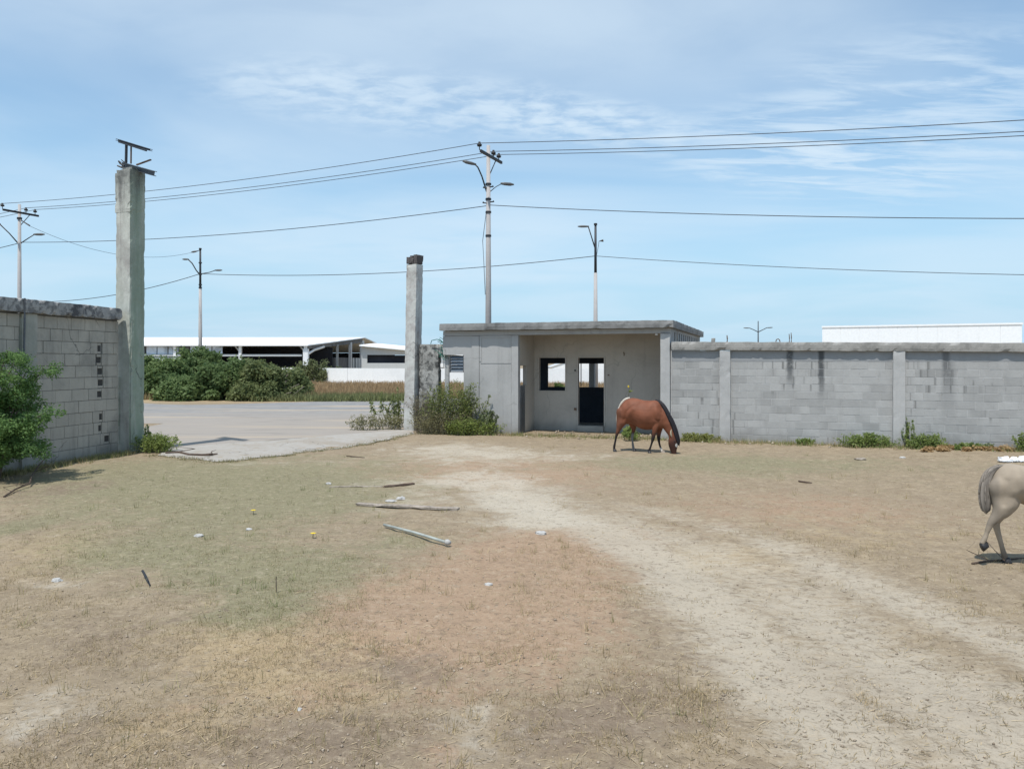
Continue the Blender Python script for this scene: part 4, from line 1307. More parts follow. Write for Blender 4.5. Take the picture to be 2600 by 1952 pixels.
p = at(508, 1006); shrub('green_bush', 'loose upright bush tips around the foot of the twin-lamp pole', 'bush', (p.x * 1.09, p.y + 4.5, 0), 1.5, 0.8, 3.75, 40, 3200, 0.13, GD, GL, 214, bg_, thick=0.02, low=0.35, hvar=0.35)
bush('green_bush', 'bright green bush seen through the hut window', 'bush', (2.5, 41, 0), 0.75, 0.7, 1.55, 2200, 0.10, (0.07, 0.11, 0.03), (0.22, 0.26, 0.08), 213, 10, bg_, 4)
mb = MB()
for k in range(26):
    a = Vector((rng.uniform(-1.2, 1.2), rng.uniform(-0.3, 0.3), rng.uniform(0.05, 1.3)))
    mb.tube([a, a + Vector((rng.uniform(.3, .9), rng.uniform(-.2, .2), rng.uniform(.1, .7)))], 0.016, 4)
pl = at(700, 1016)
o = mb.build('dead_branches', M['wood'], loc=pl)
props(o, 'bleached dead twigs lying at the front of the olive bushes', 'branches')


def blades(n, xs_, ys_, hmin, hmax, wd, cols, rg, zf=None, lean=0.5, per=6, spread=0.05):
    """tufts of thin blades: arrays of triangles"""
    base = np.repeat(np.stack([xs_, ys_], 1), per, axis=0)
    m = len(base)
    base = base + rg.normal(size=(m, 2)) * spread
    z = np.repeat(zf, per) if zf is not None else np.zeros(m)
    h = rg.uniform(hmin, hmax, m)
    an = rg.uniform(0, 2 * math.pi, m)
    ln = np.abs(rg.normal(size=m)) * lean
    tip = np.stack([base[:, 0] + np.cos(an) * h * ln, base[:, 1] + np.sin(an) * h * ln, z + h / np.sqrt(1 + ln ** 2)], 1)
    sd = rg.uniform(0, 2 * math.pi, m)
    wv = (wd * rg.uniform(0.6, 1.4, m))[:, None] * np.stack([np.cos(sd), np.sin(sd), np.zeros(m)], 1) * 0.5
    b3 = np.concatenate([base, (z - 0.01)[:, None]], 1)
    V = np.stack([b3 - wv, b3 + wv, tip], 1).reshape(-1, 3)
    f = np.arange(3 * m).reshape(-1, 3)
    c = np.repeat(np.repeat(cols, per, axis=0), 3, axis=0) * np.repeat(rg.uniform(0.75, 1.25, (m, 1)), 3, axis=0)
    return V, f, c


# dry field beyond the road
rg = np.random.default_rng(31)
n = 9000
ys_ = 48.5 + 33 * rg.random(n) ** 1.3
xs_ = rg.uniform(-30, 16, n) * ys_ / 60
grn = np.clip((52 - ys_) / 3, 0, 1)[:, None] * (rg.random((n, 1)) * 0.9)
cl_ = np.array((0.33, 0.235, 0.135)) * (1 - grn) + np.array((0.19, 0.19, 0.085)) * grn
V, f, c = blades(n, xs_, ys_, 0.25, 0.60, 0.07, cl_, rg, None, 0.35, 6, 0.12)
props(raw_mesh('field_grass', V, f, M['blade'], c), 'tall dry grass of the field beyond the road', 'grass', kind='stuff')
n = 500
ys_ = 46.5 + rg.random(n) * 3.5
xs_ = rg.uniform(-16, -6.5, n)
V, f, c = blades(n, xs_, ys_, 0.2, 0.55, 0.09, np.tile(np.array((0.20, 0.215, 0.095)), (n, 1)), rg, None, 0.45, 12, 0.15)
props(raw_mesh('roadside_weeds', V, f, M['blade'], c), 'green weeds along the far road edge', 'weeds', kind='stuff')

# ------------------------------------------------------------------ vegetation near the gate and walls
# feathery bush at the left
lb = thing('leafy_bush', 'large feathery green bush in front of the dark left wall', 'bush', (-10.3, 15.75, 0))
rg = np.random.default_rng(41)
arms = []
mb = MB()
tips = [(40, 905), (20, 890), (75, 925), (112, 935), (60, 985), (120, 1045), (70, 1035), (85, 1120), (100, 1125), (30, 1080), (-40, 900), (-60, 1000), (40, 1140), (-20, 960), (90, 985), (-80, 1100), (60, 1090), (10, 1010), (80, 1060), (-110, 950)]
cs = []
lbv = Vector((-10.3, 15.75, 0))
for k, (px, py) in enumerate(tips):
    Yd = 15.75 + rg.uniform(-0.55, 0.5)
    tip = seen(px, py, Yd) - lbv
    tip.x = min(tip.x, 1.6)
    p0 = Vector((rg.uniform(-.25, .1) - 0.3, rg.uniform(-.15, .15), 0))
    mid = p0.lerp(tip, 0.55) + Vector((-0.08, 0, 0.28))
    mb.tube([p0, p0.lerp(mid, 0.5) + Vector((0, 0, .05)), mid, tip], [0.03, 0.022, 0.014, 0.005], 6)
    for u_ in np.linspace(0.35, 1.0, 9):
        q = (p0.lerp(mid, u_ / 0.55) if u_ < 0.55 else mid.lerp(tip, (u_ - 0.55) / 0.45))
        for j in range(2):
            cs.append((q.x + rg.normal() * 0.13, q.y + rg.normal() * 0.16, max(0.1, q.z + rg.normal() * 0.08), rg.uniform(0.08, 0.22)))
mb.build('stem', M['twig'], lb)
V, f, c = leaves(rg, cs, 38000, 0.028, (0.06, 0.125, 0.045), (0.21, 0.34, 0.11), 0.8, 2.1, 0.1)
raw_mesh('foliage', V, f, M['leaf'], c, lb)

# shrubs round the slim column and the hut's left bay
KD, KL = (0.075, 0.095, 0.035), (0.24, 0.26, 0.085)
PAL = ((0.15, 0.14, 0.095), (0.34, 0.31, 0.20))
p = W(-8.75, -0.55); shrub('wild_shrub', 'bushy green shrub under the louvre window of the hut', 'shrub', p, 0.80, 0.35, 1.80, 60, 5200, 0.032, (0.10, 0.13, 0.045), (0.27, 0.31, 0.10), 221)
p = W(-9.70, -0.50); shrub('wild_shrub', 'grey twiggy shrub against the lichen-dark wall stub', 'shrub', p, 0.50, 0.30, 1.50, 70, 2300, 0.028, *PAL, 222, twig='branch', low=0.1)
p = W(-8.95, -0.85); shrub('wild_shrub', 'straw-coloured dry undergrowth in front of the bushy shrub', 'shrub', p, 1.00, 0.25, 0.80, 130, 3600, 0.026, (0.16, 0.145, 0.075), (0.36, 0.33, 0.18), 226, low=0.1)
p = W(-8.05, -0.80); shrub('wild_shrub', 'yellow-green low shrub spreading towards the hut doorway', 'shrub', p, 0.80, 0.30, 0.55, 80, 4200, 0.030, (0.12, 0.16, 0.045), (0.32, 0.38, 0.11), 223, low=0.1)
p = W(-7.62, -0.40); shrub('wild_shrub', 'small grey-leaved shrub at the foot of the smooth hut panel', 'shrub', p, 0.32, 0.2, 0.85, 26, 1300, 0.042, (0.11, 0.14, 0.08), (0.27, 0.31, 0.16), 224)
p = W(-8.25, -0.45); shrub('wild_shrub', 'tall leaning sprigs rising above the shrubs beside the hut pilaster', 'shrub', p, 0.42, 0.15, 1.75, 12, 420, 0.040, (0.12, 0.15, 0.07), (0.28, 0.32, 0.14), 225, low=0.4, hvar=0.35)
for (px, py, hp, lab, sd, wpx, ns, nl) in ((962, 1083, 92, 'tall thin weed with leafy top standing left of the slim column', 231, 22, 7, 230), (1010, 1086, 108, 'leggy weed close against the slim gate column', 232, 26, 16, 650), (925, 1092, 40, 'low sprawling weed at the road side of the apron', 233, 40, 40, 700), (985, 1090, 46, 'low dry weed between the two tall weeds', 234, 38, 50, 900)):
    p = at(px, py); k = p.y / F
    shrub('roadside_weed', lab, 'weed', p, wpx * k, 0.22, hp * k, ns, nl, 0.05 if hp > 60 else 0.035, (0.13, 0.15, 0.07) if hp > 60 else (0.17, 0.165, 0.09), (0.30, 0.35, 0.13) if hp > 60 else (0.36, 0.34, 0.18), sd, 'weeds left of the slim gate column', low=0.45 if sd == 231 else 0.15)
p = at(398, 1147); shrub('wild_shrub', 'light green shrub at the right foot of the tall mossy column', 'shrub', p, 0.42, 0.28, 0.50, 60, 3400, 0.028, (0.13, 0.18, 0.05), (0.37, 0.44, 0.14), 241, low=0.08)
p = at(376, 1142); shrub('wild_shrub', 'upright sprig beside the tall mossy column', 'shrub', p, 0.14, 0.12, 0.72, 9, 500, 0.032, (0.10, 0.15, 0.045), (0.28, 0.37, 0.11), 242)
# weeds along the foot of the right wall
WD, WL = (0.11, 0.17, 0.05), (0.33, 0.40, 0.13)
for (px, h, rx, lab, sd, ns) in (
        (1775, 0.24, 0.62, 'yellow-green weed patch between the horse and the first wall post', 251, 60),
        (2045, 0.20, 0.26, 'tiny weed tuft in the middle of the middle wall panel', 252, 20),
        (2205, 0.40, 0.66, 'wide green weed clump left of the second wall post', 253, 90),
        (2306, 0.95, 0.12, 'tall vine-like weed hugging the right side of the second wall post', 254, 16),
        (2345, 0.42, 0.42, 'green weed clump right of the second wall post', 255, 60),
        (2450, 0.20, 0.60, 'low weeds before the right wall panel', 256, 60),
        (2592, 0.60, 0.22, 'dark weed against the wall above the pale horse', 257, 26)):
    k = (px - CX) / F
    t0 = (k * W0.y - W0.x) / (U.x - k * U.y)
    p = W(t0, -0.32 if sd != 254 else -0.13)
    shrub('wall_weed', lab, 'weed', p, rx, 0.22, h, ns, ns * 38, 0.030, WD if sd != 251 else (0.16, 0.17, 0.05), WL if sd != 251 else (0.40, 0.42, 0.14), sd, 'weeds along the right wall', low=0.05, thick=0.005, hvar=0.75)
# orange-brown heap of dry leaves at the wall foot
rg = np.random.default_rng(61)
p = W(6.3, -0.55)
cs = [(rg.uniform(-1.2, 1.2), rg.uniform(-0.25, 0.25), 0.03, rg.uniform(0.06, 0.14)) for _ in range(24)]
V, f, c = leaves(rg, cs, 2600, 0.05, (0.28, 0.17, 0.08), (0.55, 0.40, 0.21), 0.9, 1.6, 0.2)
V += np.array(p)
props(raw_mesh('leaf_litter', V, f, M['leaf'], c), 'orange-brown dry leaves along the foot of the right wall', 'leaf litter', kind='stuff')

# weed with a yellow flower behind the brown horse
yf = thing('flowering_weed', 'thin weed with one yellow flower behind the back of the brown horse', 'weed', W(-2.75, -0.9))
mb = MB(); mb.tube([(0, 0, 0), (0.03, 0, 0.7), (-0.01, 0, 1.42), (0.0, 0, 1.60)], [0.014, 0.011, 0.008, 0.006], 5); mb.build('stem', M['stem'], yf)
rg = np.random.default_rng(71)
V, f, c = leaves(rg, [(0.05, 0, 1.50, 0.05), (0.02, 0, 1.2, 0.06), (0.0, 0, 0.6, 0.12), (0.05, 0, 0.3, 0.18), (-0.06, 0, 0.2, 0.18), (0.18, 0, 0.15, 0.15)], 420, 0.055, WD, WL, 0.5, 2.0, 0.2)
raw_mesh('foliage', V, f, M['leaf'], c, yf)
mb = MB()
for k in range(6):
    an = k * math.pi / 3
    d = Vector((math.cos(an), math.sin(an), 0))
    s_ = Vector((-d.y, d.x, 0))
    q = Vector((-0.02, 0, 1.60))
    mb.quad(q, q + d * 0.022 + s_ * 0.013 + Vector((0, 0, 0.03)), q + d * 0.022 + Vector((0, 0, 0.09)), q + d * 0.022 - s_ * 0.013 + Vector((0, 0, 0.03)))
mb.build('flower', M['yellow'], yf)

# ------------------------------------------------------------------ horses
def catmull(P, k=4):
    P = np.array(P, dtype=float)
    out_ = []
    for i in range(len(P) - 1):
        p0, p1, p2, p3 = P[max(i - 1, 0)], P[i], P[i + 1], P[min(i + 2, len(P) - 1)]
        for j in range(k):
            t_ = j / k
            out_.append(0.5 * ((2 * p1) + (-p0 + p2) * t_ + (2 * p0 - 5 * p1 + 4 * p2 - p3) * t_ ** 2 + (-p0 + 3 * p1 - 3 * p2 + p3) * t_ ** 3))
    out_.append(P[-1])
    return np.array(out_)


def loft(V, Fc, rows_, n=18, k=4):
    """rows: x, y, z, in-plane half size, sideways half size; the section stays across the limb"""
    Q = catmull(rows_, k)
    base = len(V)
    for i, (x, y, z, a, b) in enumerate(Q):
        t_ = Q[min(i + 1, len(Q) - 1)][:3] - Q[max(i - 1, 0)][:3]
        t_ = Vector(t_).normalized()
        s_ = Vector((0, 1, 0)); s_ = (s_ - t_ * s_.dot(t_)).normalized()
        n_ = t_.cross(s_)
        for j in range(n):
            an = 2 * math.pi * j / n
            V.append(Vector((x, y, z)) + n_ * (max(a, 0.004) * math.cos(an)) + s_ * (max(b, 0.004) * math.sin(an)))
    for i in range(len(Q) - 1):
        for j in range(n):
            j2 = (j + 1) % n
            Fc.append((base + i * n + j, base + i * n + j2, base + (i + 1) * n + j2, base + (i + 1) * n + j))
    Fc.append(tuple(base + j for j in range(n))[::-1])
    Fc.append(tuple(base + (len(Q) - 1) * n + j for j in range(n)))


def torso(V, Fc, rows_, n=28, k=4):
    """rows: x, top z, bottom z, half width"""
    Q = catmull(rows_, k)
    base = len(V)
    for x, zt, zb, wd in Q:
        zc, a = (zt + zb) / 2, (zt - zb) / 2
        for j in range(n):
            an = 2 * math.pi * j / n
            cs_, sn = math.cos(an), math.sin(an)
            wv = wd * (1.0 - 0.16 * max(0, cs_) ** 2)       # a little narrower along the back
            V.append(Vector((x, wv * math.copysign(abs(sn) ** 0.92, sn), zc + a * cs_)))
    for i in range(len(Q) - 1):
        for j in range(n):
            j2 = (j + 1) % n
            Fc.append((base + i * n + j, base + i * n + j2, base + (i + 1) * n + j2, base + (i + 1) * n + j))
    Fc.append(tuple(base + j for j in range(n))[::-1])
    Fc.append(tuple(base + (len(Q) - 1) * n + j for j in range(n)))


def fused(V, Fc, voxel, smooth_it):
    me = bpy.data.meshes.new('tmp')
    me.from_pydata([tuple(v) for v in V], [], Fc)
    bm = bmesh.new(); bm.from_mesh(me); bmesh.ops.recalc_face_normals(bm, faces=bm.faces); bm.to_mesh(me); bm.free()
    o = bpy.data.objects.new('tmp', me)
    COL.objects.link(o)
    r = o.modifiers.new('r', 'REMESH'); r.mode = 'VOXEL'; r.voxel_size = voxel
    s_ = o.modifiers.new('s', 'SMOOTH'); s_.factor = 0.5; s_.iterations = smooth_it
    dg = bpy.context.evaluated_depsgraph_get()
    m2 = bpy.data.meshes.new_from_object(o.evaluated_get(dg))
    bpy.data.objects.remove(o); bpy.data.meshes.remove(me)
    return m2


def coat_material(name, sheen=0.45):
    m_, t, out = new_mat(name)
    a = t.new('ShaderNodeAttribute', attribute_name='tint').outputs['Color']
    pos = t.new('ShaderNodeTexCoord').outputs['Object']
    n1 = t.noise(pos, 9.0, 6, 0.6)
    n2 = t.noise(t.vmul(pos, (60, 60, 160)), 1.0, 4, 0.6)
    k = t.m('ADD', t.m('MULTIPLY', n1, 0.36), 0.82)
    kc = t.new('ShaderNodeCombineColor', {0: k, 1: k, 2: k}).outputs[0]
    c = t.mix(1.0, a, kc, 'MULTIPLY')
    finish(t, out, c, sheen, n2, 0.2, 0.004, spec=0.22)
    return m_


M['coat'] = coat_material('horse_coat', 0.62)
M['coat_dull'] = coat_material('horse_coat_dull', 0.75)


def smooth01(v, a, b):
    x = np.clip((v - a) / (b - a), 0, 1)
    return x * x * (3 - 2 * x)


def hair(name, rows_, parent, mat, col, n=10, strands=60, rg=None, rough_=0.012, k=5):
    """mane or tail: a core loft plus many hanging strands"""
    V, Fc = [], []
    loft(V, Fc, rows_, n, k)
    core = np.array([tuple(v) for v in V])
    ring = rg.normal(size=(n, 3)) * rough_ * 0.5
    core += np.tile(ring, (len(core) // n + 1, 1))[:len(core)] + rg.normal(size=core.shape) * rough_ * 0.06
    Q = catmull(rows_, 4)
    nq = len(Q)
    extra, ncore = [], len(core)
    for s_i in range(strands):
        i0 = int(rg.integers(0, int(nq * 0.55)))
        ln = int(rg.integers(int(nq * 0.25), int(nq * 0.5)))
        an, rr = rg.uniform(0, 2 * math.pi), rg.uniform(0.85, 1.12)
        pts = []
        for i in range(i0, min(nq - 1, i0 + ln) + 1):
            x, y, z, a, b = Q[i]
            t_ = Vector(Q[min(i + 1, nq - 1)][:3] - Q[max(i - 1, 0)][:3]).normalized()
            sd = Vector((0, 1, 0)); sd = (sd - t_ * sd.dot(t_)).normalized()
            nn = t_.cross(sd)
            pts.append(Vector((x, y, z)) + nn * (a * rr * math.cos(an)) + sd * (b * rr * math.sin(an)))
        if i0 + ln >= nq - 2:
            pts.append(pts[-1] + Vector((rg.normal() * 0.015, rg.normal() * 0.015, -rg.uniform(0.02, 0.07))))
        if len(pts) < 3:
            continue
        mbs = MB(); w_ = rg.uniform(0.004, 0.008)
        mbs.tube(pts, [w_ * 0.5] + [w_] * (len(pts) - 2) + [0.001], 4, caps=False)
        k0 = len(core) + len(extra)
        extra += [tuple(v) for v in mbs.v]
        Fc += [tuple(q_ + k0 for q_ in f_) for f_ in mbs.f]
    core = np.concatenate([core, np.array(extra)]) if extra else core
    me = bpy.data.meshes.new(name)
    me.from_pydata(core.tolist(), [], Fc)
    at_ = me.color_attributes.new('tint', 'FLOAT_COLOR', 'POINT')
    cc = np.ones((len(core), 4), dtype=np.float32)
    cc[:, :3] = np.array(col) * np.tile(rg.uniform(0.6, 1.4, (n, 1)), (len(core) // n + 1, 1))[:len(core)]
    at_.data.foreach_set('color', cc.ravel())
    me.materials.append(mat)
    me.shade_smooth()
    o = bpy.data.objects.new(name, me)
    COL.objects.link(o)
    o.parent = parent
    return o


def seg_dist(x, z, pts):
    best = np.full_like(x, 9.0)
    for (ax, az), (bx, bz) in zip(pts[:-1], pts[1:]):
        vx, vz = bx - ax, bz - az
        tt = np.clip(((x - ax) * vx + (z - az) * vz) / (vx * vx + vz * vz), 0, 1)
        best = np.minimum(best, np.hypot(x - ax - tt * vx, z - az - tt * vz))
    return best


def make_horse(name, label, loc, rotz, tor, neck, legs, ears, hoofs, mane, tail, paint, coat, mane_col, tail_col, eye, grooves=()):
    root = thing(name, label, 'horse', loc, rotz)
    V, Fc = [], []
    torso(V, Fc, tor)
    loft(V, Fc, neck, 20, 5)
    for L in legs:
        x0, y0, z0, a0, b0 = L[0]
        loft(V, Fc, [(x0, y0 * 0.7, z0 + a0 * 0.75, a0 * 0.35, b0 * 0.4)] + L, 14, 4)
    me = fused(V, Fc, 0.013, 9)
    co = np.empty(len(me.vertices) * 3, dtype=np.float32)
    me.vertices.foreach_get('co', co)
    co = co.reshape(-1, 3)
    cc = np.ones((len(co), 4), dtype=np.float32)
    cc[:, :3] = paint(co)
    at_ = me.color_attributes.new('tint', 'FLOAT_COLOR', 'POINT')
    at_.data.foreach_set('color', cc.ravel())
    nv = np.empty(len(me.vertices) * 3, dtype=np.float32)
    me.vertices.foreach_get('normal', nv)
    amp = np.array([mnoise.noise(Vector(p) * 3.4) * 0.014 + mnoise.noise(Vector(p) * 7.5) * 0.006 for p in co]) * np.clip((co[:, 2] - 0.35) / 0.4, 0.15, 1)
    side = np.clip((np.abs(co[:, 1]) - 0.06) / 0.06, 0, 1)
    for pts, wd, dp in grooves:
        amp = amp + side * dp * np.exp(-(seg_dist(co[:, 0], co[:, 2], pts) / wd) ** 2)
    me.vertices.foreach_set('co', (co + nv.reshape(-1, 3) * amp[:, None]).astype(np.float32).ravel())
    me.materials.clear(); me.materials.append(coat)
    me.shade_smooth(); me.name = 'body'
    body = bpy.data.objects.new('body', me)
    COL.objects.link(body); body.parent = root
    rg = np.random.default_rng(len(label))
    for e in ears:
        V, Fc = [], []
        loft(V, Fc, e[0], 8, 4)
        o = raw_mesh('ear', [tuple(v) for v in V], [f for f in Fc if len(f) == 4], coat, np.tile(np.array(e[1]), (len(V), 1)), root, smooth=True)
    for (x, y, z, a, c, tilt) in hoofs:
        mb = MB()
        mm = Matrix.Translation((x, y, z)) @ Matrix.Rotation(tilt, 4, 'Y')
        P = [(0.055, 0.0), (0.052, 0.02), (0.036, 0.075)]
        base = len(mb.v)
        for (r, h) in P:
            for j in range(12):
                an = 2 * math.pi * j / 12
                mb.v.append(mm @ Vector((r * a * math.cos(an) * 1.1 + 0.012 * (1 - h / 0.075), r * a * math.sin(an), h)))
        for i in range(2):
            for j in range(12):
                j2 = (j + 1) % 12
                mb.f.append((base + i * 12 + j, base + i * 12 + j2, base + (i + 1) * 12 + j2, base + (i + 1) * 12 + j))
        mb.f.append(tuple(base + j for j in range(12))[::-1]); mb.f.append(tuple(base + 24 + j for j in range(12)))
        o = mb.build('hoof', M['black'] if c == 0 else M['wood'], root, smooth=True)
    if mane: hair('mane', mane, root, coat, mane_col, 12, rg=rg)
    if tail: hair('tail', tail, root, coat, tail_col, 14, rg=rg)
    for (x, y, z) in eye:
        mb = MB()
        mb.tube([(x, y - 0.012, z), (x, y - 0.006, z), (x, y + 0.006, z), (x, y + 0.012, z)], [0.006, 0.016, 0.016, 0.006], 8)
        mb.build('eye', M['black'], root, smooth=True)
    return root


# -- brown horse, grazing, facing right
fx = lambda c: (c - 760) * 0.00156
fz = lambda c: (1292 - c) * 0.001516
T = [(fx(322), fz(600), fz(740), 0.05), (fx(345), fz(520), fz(800), 0.15), (fx(400), fz(425), fz(830), 0.225), (fx(470), fz(362), fz(800), 0.27), (fx(560), fz(336), fz(790), 0.29),
     (fx(650), fz(345), fz(830), 0.30), (fx(740), fz(366), fz(872), 0.325), (fx(820), fz(376), fz(888), 0.335), (fx(900), fz(374), fz(882), 0.32),
     (fx(970), fz(368), fz(868), 0.285), (fx(1030), fz(382), fz(865), 0.245), (fx(1085), fz(425), fz(860), 0.20), (fx(1125), fz(520), fz(835), 0.15), (fx(1150), fz(620), fz(780), 0.08)]
NK = [(fx(1010), 0, fz(560), 0.24, 0.15), (fx(1090), 0, fz(625), 0.225, 0.145), (fx(1160), 0, fz(720), 0.19, 0.125), (fx(1222), 0, fz(835), 0.150, 0.105), (fx(1268), 0, fz(940), 0.120, 0.09),
      (fx(1288), 0, fz(1010), 0.122, 0.090), (fx(1288), 0, fz(1080), 0.135, 0.098), (fx(1286), 0, fz(1140), 0.125, 0.092), (fx(1288), 0, fz(1200), 0.095, 0.075), (fx(1294), 0, fz(1250), 0.075, 0.062), (fx(1299), 0, fz(1285), 0.066, 0.058), (fx(1300), 0, fz(1302), 0.035, 0.04)]
def leg(y, *r): return [(fx(a), y * (1 if i > 1 else 0.85), fz(b), c, d) for i, (a, b, c, d) in enumerate(r)]
legsB = [
    leg(-0.155, (455, 560, 0.20, 0.115), (425, 690, 0.175, 0.105), (395, 800, 0.115, 0.080), (365, 880, 0.070, 0.055), (338, 960, 0.050, 0.042), (318, 1030, 0.034, 0.032), (300, 1120, 0.030, 0.029), (284, 1200, 0.036, 0.034), (284, 1245, 0.033, 0.033), (292, 1275, 0.04, 0.04)),
    leg(0.155, (500, 600, 0.19, 0.115), (535, 730, 0.14, 0.10), (560, 830, 0.095, 0.070), (566, 910, 0.060, 0.050), (553, 980, 0.046, 0.040), (545, 1050, 0.034, 0.032), (550, 1130, 0.030, 0.029), (560, 1210, 0.036, 0.034), (572, 1250, 0.033, 0.033), (580, 1278, 0.04, 0.04)),
    leg(-0.145, (1035, 600, 0.16, 0.08), (1020, 740, 0.115, 0.08), (998, 860, 0.082, 0.065), (980, 950, 0.055, 0.050), (962, 1030, 0.046, 0.044), (945, 1100, 0.031, 0.030), (920, 1180, 0.028, 0.028), (898, 1235, 0.035, 0.033), (896, 1262, 0.032, 0.032), (902, 1280, 0.04, 0.04)),
    leg(0.145, (1060, 620, 0.15, 0.08), (1040, 770, 0.105, 0.08), (1022, 880, 0.078, 0.062), (1014, 970, 0.054, 0.050), (1012, 1050, 0.045, 0.043), (1022, 1120, 0.031, 0.030), (1040, 1190, 0.028, 0.028), (1062, 1245, 0.034, 0.033), (1074, 1268, 0.032, 0.032), (1084, 1282, 0.04, 0.04))]
BAY, BLK, DKB = np.array((0.180, 0.066, 0.036)), np.array((0.020, 0.017, 0.018)), np.array((0.055, 0.026, 0.020))


def paint_brown(P):
    x, y, z = P[:, 0], P[:, 1], P[:, 2]
    nz = np.array([mnoise.noise(Vector(p) * 4.0) for p in P]) * 0.05
    nb = np.array([mnoise.noise(Vector(p) * 6.0 + Vector((5, 0, 0))) for p in P])
    c = np.tile(BAY, (len(P), 1)) * (1 + 0.28 * nb[:, None])
    k = smooth01(z + nz, 0.64, 0.40) * (x < fx(1170))                  # lower legs go black
    c = c * (1 - k[:, None]) + BLK * k[:, None]
    k = smooth01(x * 0.5 - z + nz, -0.15, 0.15) * (x > fx(1170))       # head darker than the neck
    c = c * (1 - k[:, None]) + DKB * k[:, None]
    k = ((x < fx(480)) & (z > 0.55)) * smooth01(x, fx(470), fx(390)) * 0.45
    c = c * (1 - k[:, None]) + np.array((0.12, 0.055, 0.035)) * k[:, None]
    k = ((y > 0.05) & (x > fx(990)) & (x < fx(1150))) * smooth01(z + nz * 0.3, 0.17, 0.12)    # white sock
    c = c * (1 - k[:, None]) + np.array((0.62, 0.58, 0.52)) * k[:, None]
    k = ((y > 0.05) & (x > fx(480)) & (x < fx(640))) * smooth01(z + nz, 0.52, 0.44)           # grey hind leg
    c = c * (1 - k[:, None]) + np.array((0.16, 0.16, 0.155)) * k[:, None]
    d = np.hypot((x - fx(1355)) / 0.035, (z - fz(1130)) / 0.05)
    k = (d < 1) * 0.9
    c = c * (1 - k[:, None]) + np.array((0.6, 0.58, 0.55)) * k[:, None]
    return c


maneB = [(fx(985), -0.01, fz(372), 0.030, 0.03), (fx(1060), -0.02, fz(405), 0.05, 0.045), (fx(1130), -0.035, fz(480), 0.060, 0.06), (fx(1195), -0.05, fz(590), 0.062, 0.065), (fx(1255), -0.05, fz(710), 0.062, 0.065), (fx(1310), -0.05, fz(840), 0.060, 0.06), (fx(1345), -0.04, fz(960), 0.055, 0.06), (fx(1370), -0.02, fz(1060), 0.045, 0.055), (fx(1378), 0.0, fz(1130), 0.02, 0.03)]
tailB = [(fx(535), 0.0, fz(336), 0.018, 0.03), (fx(460), 0.0, fz(362), 0.026, 0.04), (fx(395), 0.0, fz(425), 0.030, 0.045), (fx(350), 0.0, fz(520), 0.032, 0.05), (fx(322), 0.0, fz(620), 0.036, 0.05), (fx(312), 0.0, fz(740), 0.035, 0.045), (fx(322), 0.0, fz(830), 0.012, 0.02)]
earsB = [([(fx(1275), -0.065, fz(985), 0.016, 0.022), (fx(1262), -0.085, fz(950), 0.026, 0.034), (fx(1262), -0.10, fz(900), 0.022, 0.026), (fx(1274), -0.105, fz(855), 0.004, 0.004)], (0.42, 0.36, 0.26)),
         ([(fx(1330), 0.055, fz(985), 0.016, 0.022), (fx(1325), 0.08, fz(950), 0.026, 0.034), (fx(1330), 0.09, fz(900), 0.022, 0.026), (fx(1345), 0.095, fz(860), 0.004, 0.004)], (0.16, 0.07, 0.045))]
hB = [(fx(292), -0.155, 0.0, 0.95, 0, 0), (fx(580), 0.155, 0.0, 0.95, 0, 0), (fx(902), -0.145, 0.0, 0.95, 0, 0), (fx(1084), 0.145, 0.0, 0.95, 1, 0)]
HBx, HBy = (1632.0 - CX) / F * 20.6, 20.6
make_horse('horse', 'bay brown horse with black mane grazing in front of the hut', (HBx, HBy, gz(HBx, HBy) - 0.012), R(-26), T, NK, legsB, earsB, hB, maneB, tailB, paint_brown, M['coat'], (0.022, 0.020, 0.024), (0.55, 0.50, 0.43), [(fx(1322), -0.088, fz(1062))], grooves=[([(fx(720), fz(410)), (fx(610), fz(480)), (fx(520), fz(570)), (fx(495), fz(690))], 0.035, -0.015), ([(fx(640), fz(520)), (fx(570), fz(600)), (fx(545), fz(700))], 0.05, 0.014), ([(fx(955), fz(430)), (fx(975), fz(560)), (fx(1000), fz(680)), (fx(1060), fz(715))], 0.035, -0.011), ([(fx(1030), fz(470)), (fx(1040), fz(600)), (fx(1060), fz(680))], 0.05, 0.016), ([(fx(1110), fz(480)), (fx(1120), fz(600)), (fx(1095), fz(700))], 0.03, -0.009), ([(fx(420), fz(560)), (fx(440), fz(680)), (fx(420), fz(780))], 0.04, 0.012)])

